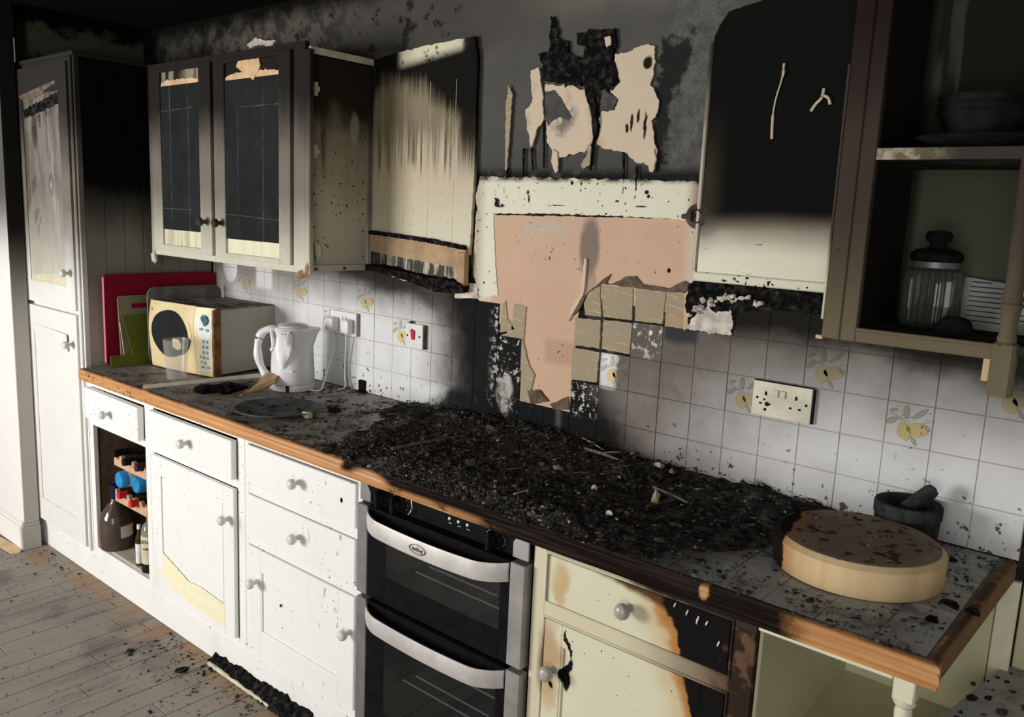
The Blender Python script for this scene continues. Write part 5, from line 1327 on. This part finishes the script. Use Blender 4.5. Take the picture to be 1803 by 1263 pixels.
part('handle', b, 'kettle_melt', kt, 'sagging melted handle', smooth=True, **L)
# melted flap on the side
b = B(); pts = [(-1.85, .225), (-1.35, .225), (-1.22, .21), (-1.20, .165), (-1.30, .125), (-1.50, .095), (-1.66, .085), (-1.80, .105), (-1.92, .14), (-2.0, .18)]
out_ = []
for a, h in pts: out_.append((a, h))
ctr = b.verts.new((.092 * math.cos(-1.58), .092 * math.sin(-1.58), .165)); vs = []; vm = []
for a, h in out_:
    r = .0755 + .004 * math.sin(h * 90) + .003; vs.append(b.verts.new((r * math.cos(a), r * math.sin(a), h)))
    a2 = -1.58 + (a + 1.58) * .75; h2 = .160 + (h - .160) * .8; r2 = .089 + .003 * noise.noise(Vector((a * 3, h * 50, 0))); vm.append(b.verts.new((r2 * math.cos(a2), r2 * math.sin(a2), h2)))
for i in range(len(vs)):
    j = (i + 1) % len(vs); b.faces.new((vs[i], vs[j], vm[j], vm[i])); b.faces.new((vm[i], vm[j], ctr))
part('melted_flap', b, 'kettle_melt', kt, 'sagged melted skin on the side', smooth=True, **L)
b = B(); tube(b, smooth_pts([Vector((-.060, -.052, .218)), Vector((-.052, -.066, .20)), Vector((-.048, -.070, .17)), Vector((-.056, -.066, .15))], 5), .007, 8); part('melted_strut', b, 'kettle_melt', kt, smooth=True, **L)
b = B()
for a in (-1.66, -1.50): lathe(b, [(.005, 0), (.005, .003), (.001, .003)], (.0835 * math.cos(a), .0835 * math.sin(a), .212), (math.cos(a), math.sin(a), 0), 10)
part('pin_hole', b, 'dark_gap', kt, **L)
b = B(); box(b, -.014, .030, -.0815, -.0785, .074, .081, bev=.001); part('raised_badge', b, 'kettle_melt', kt, **L)

# ------------------------------------------------------------------ plate, sticks, burnt log
pc = (-.882, -.428, .002)
thing_lathe('dinner_plate', [(.001, .0), (.08, .0), (.09, .003), (.132, .013), (.138, .0145), (.137, .017), (.130, .0155), (.088, .006), (.001, .004)], pc, 'dark_plate', 'grey soot-dusted plate lying on the worktop in front of the kettle', 'plate', 64)
b = B(); cyl(b, U(252, 682, 2, .018), U(480, 660, 2, .045), .0085, .010, 6); solo('wooden_strip', b, 'pale_stick', 'long pale wooden strip lying across the left worktop', 'stick')
a0, a1 = Vector((-1.150, -.400, .006)), Vector((-1.200, -.262, .062))
b = B(); sd = Vector((.76, .30, -.012)).normalized() * .062
pts0 = []
for k in range(11):
    t = k / 10; c = a0.lerp(a1, t) + Vector((0, 0, -.012 * math.sin(t * PI))); w = sd * (.10 + .90 * min(1, t * 1.5))
    pts0.append((c, c + w))
rows = [[b.verts.new(p), b.verts.new(q), b.verts.new(q + Vector((0, 0, .005))), b.verts.new(p + Vector((0, 0, .005)))] for p, q in pts0]
for r, q in zip(rows, rows[1:]):
    for k in range(4): b.faces.new((r[k], r[(k + 1) % 4], q[(k + 1) % 4], q[k]))
b.faces.new(rows[0]); b.faces.new(rows[-1])
n = Nd('veneer'); g = n.noise(14, 3, stretch=(1, 1, 1)); x, y, z = n.xyz(); w_ = n.noise(60, 3, stretch=(1.0, .12, .3))
M['veneer'] = n.out(n.mix(n.ss(w_, .38, .62), (.22, .13, .06), (.50, .35, .19)), .6)
solo('curled_veneer', b, 'veneer', 'curled brown wooden slat propped against the kettle base', 'slat')
b = B(); a0, a1 = U(340, 690, 2, .015), U(440, 684, 2, .015)
t = bmesh.new(); lathe(t, [(.004, 0), (.014, .006), (.019, .03), (.017, .08), (.020, .12), (.016, .16), (.006, .19)], a0 + Vector((0, 0, .006)), a1 - a0, 12)
for v in t.verts: v.co += Vector([noise.noise(v.co * 60 + Vector((i, i, 0))) for i in range(3)]) * .008
merge(b, t); solo('charred_stick', b, 'char', 'short thick charred stick behind the plate', 'stick')
def small(name, px, py, r, sq, mat, label, cat, seed=1, z=.012, group=None, rough=.8):
    b = B(); lump(b, U(px, py, 2, z), r, seed, sq, 0, 1, rough); return solo(name, b, mat, label, cat, group=group)
kb = B(); p = U(640, 690, 2, .0); box(kb, p.x - .018, p.x + .016, p.y - .012, p.y + .014, .002, .045, bev=.004); lump(kb, p + Vector((.0, -.01, .004)), .024, 4, (1.3, 1, .3))
for v in kb.verts: v.co += Vector((noise.noise(v.co * 50), noise.noise(v.co * 50 + Vector((2, 2, 2))), 0)) * .005
solo('burnt_pot', kb, 'black_plastic', 'small burnt black cup remnant standing against the white tiles', 'cup')
p = U(540, 736, 2, .0); b = B(); cyl(b, (p.x - .014, p.y - .004, .012), (p.x - .006, p.y, .012), .009, seg=12); box(b, p.x - .004, p.x + .020, p.y - .010, p.y + .010, .001, .020, bev=.002); solo('glued_bead', b, 'label_cream', 'small cream stub at the right edge of the plate', 'fragment')
small('slate_flake', 590, 722, .016, (1.5, .9, .6), 'char', 'black flake standing right of the plate', 'fragment', 4)
# red and white lump, plaster pieces, white clip
p = U(965, 818, 2, .012); b = B(); lump(b, p, .013, 3, (1.5, 1, .7), 0); lump(b, p + Vector((-.004, 0, .008)), .006, 5, (1.2, 1, .6), 1)
solo('melted_plastic', b, ['ash_white', 'red_plastic'], 'melted white and red lump in the middle of the debris', 'fragment')
small('plaster_piece', 1047, 862, .011, (1, .8, 1.1), 'broken_plaster', 'pale plaster piece in the debris above the drawer knob', 'fragment', 8, .014)
small('plaster_piece', 1153, 878, .014, (.7, .7, 1.3), 'adhesive', 'tan upright plaster piece near the front of the debris', 'fragment', 9, .014)
small('plaster_piece', 1160, 820, .014, (1.3, .8, .6), 'broken_plaster', 'pale flat plaster piece near the tiles', 'fragment', 10, .02)
small('plaster_piece', 1183, 830, .010, (1, .8, .8), 'adhesive', 'tan plaster crumb at the foot of the tiles', 'fragment', 12, .02)
p = U(1080, 912, 2, .010); b = B(); box(b, p.x - .014, p.x + .013, p.y - .003, p.y + .003, .008, .011, bev=.001); t = bmesh.new(); lathe(t, [(.009, 0), (.009, .002)], (0, 0, 0), seg=16); t.transform(Matrix.Translation(Vector((p.x - .011, p.y, .016))) @ Matrix.Rotation(PI / 2, 4, 'X')); merge(b, t); cyl(b, (p.x + .008, p.y, .004), (p.x + .008, p.y, .012), .003, seg=8)
solo('white_clip', b, 'socket_white', 'small white plastic clip lying on the black soot', 'clip')
sticks = [((1022, 770), (1062, 792), .0022, 'pale'), ((1055, 798), (1100, 797), .0022, 'pale'), ((1085, 783), (1112, 797), .002, 'pale'), ((1090, 824), (1135, 816), .0016, 'pale'), ((1030, 790), (1090, 810), .004, 'grey'), ((690, 790), (850, 762), .004, 'grey'), ((880, 828), (930, 825), .002, 'grey'), ((905, 870), (940, 864), .002, 'pale'), ((1150, 858), (1210, 885), .003, 'grey'), ((1010, 833), (1040, 834), .002, 'grey'), ((975, 810), (1015, 803), .002, 'pale'), ((725, 838), (755, 832), .0015, 'grey')]
plain('grey_stick', (.16, .15, .135), .7, var=.3)
names = ['topmost pale splinter at the foot of the black tiles', 'pale splinter lying level below the black tiles', 'short pale splinter crossing the others by the tiles', 'thin pale splinter pointing at the plaster pieces', 'grey charred lath beside the pale splinters', 'long grey lath lying across the gravelly char', 'short grey lath in the middle of the debris', 'thin pale splinter near the worktop front', 'grey lath near the scorched right part', 'short grey stick in the centre right debris', 'pale stick beside the red and white lump', 'thin grey stick near the front left debris']
for (q0, q1, r, m), nm in zip(sticks, names):
    z = .032 if q0[0] < 1120 and q0[1] < 812 and q0[0] > 1000 else .026
    b = B(); tube(b, [U(*q0, 2, z), (U(*q0, 2, z) + U(*q1, 2, z - .008)) / 2 + Vector((0, 0, .002)), U(*q1, 2, z - .008)], [r, r * 1.2, r * .7], 5); solo('splinter', b, 'pale_stick' if m == 'pale' else 'grey_stick', nm, 'splinter', group='splinters in the debris')
for k, (q0, q1, r, lb_) in enumerate((((1340, 852), (1366, 876), .006, 'long black stick leaning on the tiles behind the round board'), ((1432, 884), (1455, 896), .004, 'short black stick near the back edge of the round board'))):
    b = B(); tube(b, [U(*q0, 1, -.006), (U(*q0, 1, -.006) + U(*q1, 2, .006)) / 2 + Vector((.002, 0, .003)), U(*q1, 2, .006)], [r * .6, r, r * .5], 6); solo('charred_stick', b, 'char', lb_, 'stick')

# ------------------------------------------------------------------ round board, mortar and pestle
rc = (.957, -.300, .002)
t = T('round_board', 'thick round wooden chopping block with a burnt left edge and sooty top', 'chopping board', rc)
BR = .164
part('block', lathe(B(), [(.001, 0), (BR * .985, 0), (BR, .003), (BR, .056), (BR * .93, .066), (.001, .0672)], (0, 0, 0), seg=96), 'round_board', t, smooth=True, local=True)
mc = (.988, -.074, .001)
t = T('mortar', 'dark grey stone mortar against the white tiles at the right', 'mortar', mc)
mr = .070
part('bowl', lathe(B(), [(.001, 0), (mr * .80, 0), (mr * .88, .004), (mr * .93, .020), (mr * .96, .055), (mr * .90, .058), (mr * .90, .062), (mr * 1.0, .066), (mr * 1.01, .088), (mr * .97, .094), (mr * .80, .094), (mr * .72, .085), (mr * .66, .05), (mr * .4, .025), (.001, .022)], (0, 0, 0), seg=56), 'charcoal_stone', t, smooth=True, local=True)
b = B(); cyl0 = Vector((.975, -.090, .070)); cyl1 = Vector((1.036, -.050, .136))
lathe(b, [(.001, -.01), (.013, -.006), (.0145, .0), (.0165, .05), (.0165, .08), (.013, .090), (.001, .094)], cyl0, cyl1 - cyl0, 24); solo('pestle', b, 'charcoal_stone', 'dark stone pestle resting in the mortar', 'pestle', smooth=True)

# ------------------------------------------------------------------ floor bits by the plinth
b = B(); t = bmesh.new(); N_ = 60; rows = []
for i in range(N_ + 1):
    s_ = i / N_; x = -1.055 + s_ * .56 + .003 * math.sin(i * 2.3); h = .018 + .024 * noise.noise(Vector((x * 13, 1, 0))) + .010 * noise.noise(Vector((x * 47, 3, 0))) + .020 * s_; w = .026 + .016 * s_ + .010 * noise.noise(Vector((x * 25, 8, 0)))
    y = F - .002; rows.append([t.verts.new((x, y, -.905)), t.verts.new((x, y, -.905 + h + .012)), t.verts.new((x, y - w * .5, -.905 + h + .010 * noise.noise(Vector((x * 60, 5, 0))))), t.verts.new((x, y - w, -.890)), t.verts.new((x, y - w - .002, -.905))])
for r, q in zip(rows, rows[1:]):
    for k in range(4): t.faces.new((r[k], r[k + 1], q[k + 1], q[k]))
t.faces.new(rows[0]); t.faces.new(rows[-1]); merge(b, t)
fs = T('charred_strip', 'long charred black strip lying on the floor against the plinth', 'strip', (-.78, F - .015, -.905)); part('char_crust', b, 'char', fs)
b = B(); box(b, -1.045, -.62, F - .040, F - .030, -.9045, -.893, bev=.001); part('pale_edge', b, 'pale_batten', fs)
b = slab(B(), [U(-40, 930, 2, -.898), U(0, 945, 2, -.898), U(40, 966, 2, -.898), U(34, 972, 2, -.898), U(20, 974, 2, -.898), U(0, 962, 2, -.898), U(-40, 950, 2, -.898)], (0, 0, -.006)); solo('loose_board', b, 'raw_pine', 'split piece of raw pine board on the floor at the far left', 'board')
b = B(); lump(b, U(320, 1180, 2, -.893), .020, 3, (1.3, .8, .5)); solo('charred_lump', b, 'char', 'black charred lump on the floor in front of the white cupboards', 'fragment')

# ------------------------------------------------------------------ debris heaps: uncountable ash, gravel and flakes
def dens(x, y):
    a = min(1, max(0, (x + .62 - (y + .3) * -.35) / .28)) if False else 0
    n1 = noise.noise(Vector((x * 5, y * 5, 3)))
    left = (x + .46 + (y + .58) * .50 + n1 * .10) / .16            # begins further left at the wall
    right = (.66 - x - (abs(y + .04)) * .62 + .30 + n1 * .12) / .22
    return max(0, min(1, left)) * max(0, min(1, right))
def rubble(x, y):   # gravelly part
    n1 = noise.noise(Vector((x * 4, y * 4, 9)))
    return max(0, min(1, (.42 - abs(x + .02 + (y + .3) * .35) + n1 * .15) / .22))
NX, NY = 330, 64; b = B(); G = {}
verts = []; H = {}
for i in range(NX + 1):
    x = -.90 + (1.95) * i / NX
    for j in range(NY + 1):
        y = -.594 + .588 * j / NY; d = dens(x, y); e = min(1, (y + .600) / .05); back = min(1, max(0, (y + .20) / .2))
        h = (.006 + .016 * rubble(x, y) + .012 * noise.noise(Vector((x * 9, y * 9, 1))) + .006 * noise.noise(Vector((x * 40, y * 40, 1))) + .012 * back) * d * e
        h = max(h, .0005) - (.004 if d < .06 else 0)
        H[i, j] = h; G[i, j] = b.verts.new((x, y, h + (.0045 if False else 0)))
for i in range(NX):
    for j in range(NY):
        if max(H[i, j], H[i + 1, j], H[i, j + 1], H[i + 1, j + 1]) > .0008: b.faces.new((G[i, j], G[i + 1, j], G[i + 1, j + 1], G[i, j + 1]))
for v in [v for v in b.verts if not v.link_faces]: b.verts.remove(v)
def hgt(x, y):
    i = int(round((x + .90) / 1.95 * NX)); j = int(round((y + .594) / .588 * NY)); return max(0, H.get((i, j), 0))
solo('ash_bed', b, 'ash', 'black ash covering the burnt middle of the worktop', 'ash', loc=(.1, -.3, 0), kind='stuff')
# particle mesh builder
bases = []
for k in range(8):
    t = bmesh.new(); bmesh.ops.create_icosphere(t, subdivisions=1, radius=1)
    t.verts.ensure_lookup_table()
    V0 = np.array([v.co * (1 + .95 * noise.noise(v.co * 3.1 + Vector((k * 5, 0, 0)))) for v in t.verts]); F0 = np.array([[v.index for v in f.verts] for f in t.faces]); t.free(); bases.append((V0, F0))
def scatter(name, label, cat, pts, sizes, squash, mats, probs, flat=.6):
    n_ = len(pts); VV = []; FF = []; MI = []; off = 0
    for k in range(n_):
        V0, F0 = bases[rng.integers(8)]
        s_ = np.array([1, rng.uniform(.45, 1), rng.uniform(*squash)]) * sizes[k]
        A = rng.normal(0, flat, 3); a, b_, c_ = rng.uniform(0, 6.28), A[0] * .5, A[1] * .5
        R1 = np.array([[math.cos(a), -math.sin(a), 0], [math.sin(a), math.cos(a), 0], [0, 0, 1]]); R2 = np.array([[1, 0, 0], [0, math.cos(b_), -math.sin(b_)], [0, math.sin(b_), math.cos(b_)]])
        VV.append((V0 * s_) @ (R1 @ R2).T + pts[k]); FF.append(F0 + off); off += len(V0); MI += [rng.choice(len(mats), p=probs)] * len(F0)
    VV = np.concatenate(VV); FF = np.concatenate(FF); me = bpy.data.meshes.new(name)
    me.from_pydata(VV.tolist(), [], FF.tolist()); me.update()
    for m in mats: me.materials.append(M[m])
    me.polygons.foreach_set('material_index', MI)
    o = bpy.data.objects.new(name, me); COL.objects.link(o); o.location = (0, 0, Z0); o['label'] = label; o['category'] = cat; o['kind'] = 'stuff'; return o
C = ['cinder0', 'cinder1', 'cinder2', 'cinder3']
pts = []; sz = []
while len(pts) < 15000:
    x, y = rng.uniform(-.75, .75), rng.uniform(-.606, -.01)
    r = rubble(x, y) * (dens(x, y) > .15)
    if noise.noise(Vector((x * 12, y * 16, 20))) + .25 * (-.15 - x) + (.25 if y < -.42 and x < .25 else 0) < -.02: r *= .10
    if rng.random() < r * .95 + .03 * dens(x, y): s_ = rng.gamma(2.4, .00085) + .0009; pts.append((x, y, hgt(x, y) + s_ * .3)); sz.append(min(s_, .009))
scatter('cinder_gravel', 'gravelly black cinders heaped on the worktop over the oven', 'cinders', np.array(pts), sz, (.5, .9), C, [.52, .33, .13, .02])
pts = []; sz = []
while len(pts) < 3000:
    x, y = rng.uniform(-.9, 1.0), rng.uniform(-.604, -.008)
    back = math.exp(-(-y - .01) / .09)
    if rng.random() < dens(x, y) * .5 + back * .7 * (x > -.75) * (x < .85): s_ = rng.gamma(1.6, .0019) + .001; pts.append((x, y, hgt(x, y) + s_ * .25 + back * .012 * rng.random() * (x < .8))); sz.append(min(s_, .016))
scatter('charred_flakes', 'charred flakes and slivers strewn through the black ash', 'debris', np.array(pts), sz, (.08, .35), C, [.60, .22, .13, .05], .9)
pts = []; sz = []
while len(pts) < 2600:
    x, y = rng.uniform(-1.95, -.30), rng.uniform(-.603, -.02)
    cl = noise.noise(Vector((x * 11, y * 14, 5))) + .25 * (x + 1.1) 
    if x < -1.42 and y > -.36 + (x + 1.42) * .15: continue
    if cl > .10 or rng.random() < .12: s_ = rng.gamma(1.5, .0016) + .0008; pts.append((x, y, .0015 + s_ * .1)); sz.append(min(s_, .011))
scatter('char_crumbs', 'black char crumbs and flakes on the left part of the worktop', 'debris', np.array(pts), sz, (.06, .25), C, [.55, .30, .13, .02], .25)
pts = []; sz = []
while len(pts) < 2600:
    x, y = rng.uniform(.45, 1.165), rng.uniform(-.600, -.01)
    if (x - rc[0]) ** 2 + (y - rc[1]) ** 2 < .168 ** 2 or (x - mc[0]) ** 2 + (y - mc[1]) ** 2 < .072 ** 2: continue
    cl = noise.noise(Vector((x * 14, y * 12, 8))) + (.25 if y < -.50 else 0) + max(0, .75 - x) * 1.6
    if cl > .12 or rng.random() < .15: s_ = rng.gamma(1.2, .0015) + .0006; pts.append((x, y, .0012 + s_ * .08)); sz.append(min(s_, .010))
scatter('char_crumbs', 'black and white char crumbs on the right part of the worktop', 'debris', np.array(pts), sz, (.05, .22), C, [.42, .28, .15, .15], .25)
pts = []; sz = []
while len(pts) < 620:
    if rng.random() < .7: x = rng.uniform(-1.35, -.4); y = F - .02 - abs(rng.normal(0, .11))
    elif rng.random() < .5: x = rng.normal(-2.25, .14); y = F - .03 - abs(rng.normal(0, .04))
    else: x, y = rng.uniform(-2.5, -.5), rng.uniform(-1.2, F - .02)
    s_ = rng.gamma(1.3, .0015) + .0007; pts.append((x, y, -.9045 + s_ * .2)); sz.append(min(s_, .014))
scatter('floor_crumbs', 'charred crumbs scattered on the floor along the plinth', 'debris', np.array(pts), sz, (.3, .7), C, [.6, .25, .1, .05], .4)
pts = []; sz = []
for _ in range(110):
    a = rng.uniform(0, 6.28); r = .14 * math.sqrt(rng.random()); s_ = rng.gamma(1.2, .0013) + .0005; pts.append((rc[0] + r * math.cos(a), rc[1] + r * math.sin(a), .0694 + s_ * .1)); sz.append(min(s_, .010))
scatter('board_crumbs', 'charred flakes lying on top of the round block', 'debris', np.array(pts), sz, (.06, .2), C, [.6, .2, .12, .08], .15)
pts = []; sz = []
for _ in range(260):
    x, y = rng.uniform(-.99, -.77), rng.uniform(-.53, -.33)
    if noise.noise(Vector((x * 22, y * 22, 2))) > 0: s_ = rng.gamma(1.8, .0018) + .0006; pts.append((x, y, .009)); sz.append(min(s_, .010))
scatter('plate_crumbs', 'charred crumbs lying in the grey plate', 'debris', np.array(pts), sz, (.06, .3), C, [.5, .3, .15, .05], .2)
pts = []; sz = []
for _ in range(160):
    x, y = rng.uniform(1.16, 1.5), rng.uniform(-.45, .02); s_ = rng.gamma(1.8, .0025) + .0008; pts.append((x, y, -.249)); sz.append(min(s_, .016))
scatter('ledge_crumbs', 'charred flakes on the low ledge at the far right', 'debris', np.array(pts), sz, (.06, .2), C, [.6, .25, .1, .05], .15)
# large flakes at the right end of the worktop
for k, (px0, py0, L0, an, lb_) in enumerate(((1672, 1068, .020, -.5, 'largest black curled flake at the right end of the worktop'), (1640, 1096, .011, .3, 'small dark flake beside the largest curled flake'), (1712, 1082, .014, -.3, 'brown curled flake touching the right edge moulding'))):
    b = B(); p = U(px0, py0, 2, .002); n_ = 10; t = bmesh.new(); lo = []; hi = []
    for i in range(n_ + 1):
        s_ = i / n_ - .5; w = .010 * math.cos(s_ * PI) ** .7 + .001 if abs(s_) < .5 else .001
        c_ = Vector((s_ * 2 * L0, 0, .004 * math.cos(s_ * 3))); lo.append(c_ + Vector((0, -w + .003 * noise.noise(Vector((i, k, 0))), 0))); hi.append(c_ + Vector((0, w, .004)))
    lv = [t.verts.new(q) for q in lo]; hv = [t.verts.new(q) for q in hi]
    for i in range(n_): t.faces.new((lv[i], lv[i + 1], hv[i + 1], hv[i]))
    r_ = bmesh.ops.extrude_face_region(t, geom=t.faces[:])
    for v in [e for e in r_['geom'] if isinstance(e, bmesh.types.BMVert)]: v.co.z += .0012
    t.transform(Matrix.Translation(p) @ Matrix.Rotation(an, 4, 'Z')); merge(b, t)
    solo('curled_flake', b, 'char', lb_, 'flake')
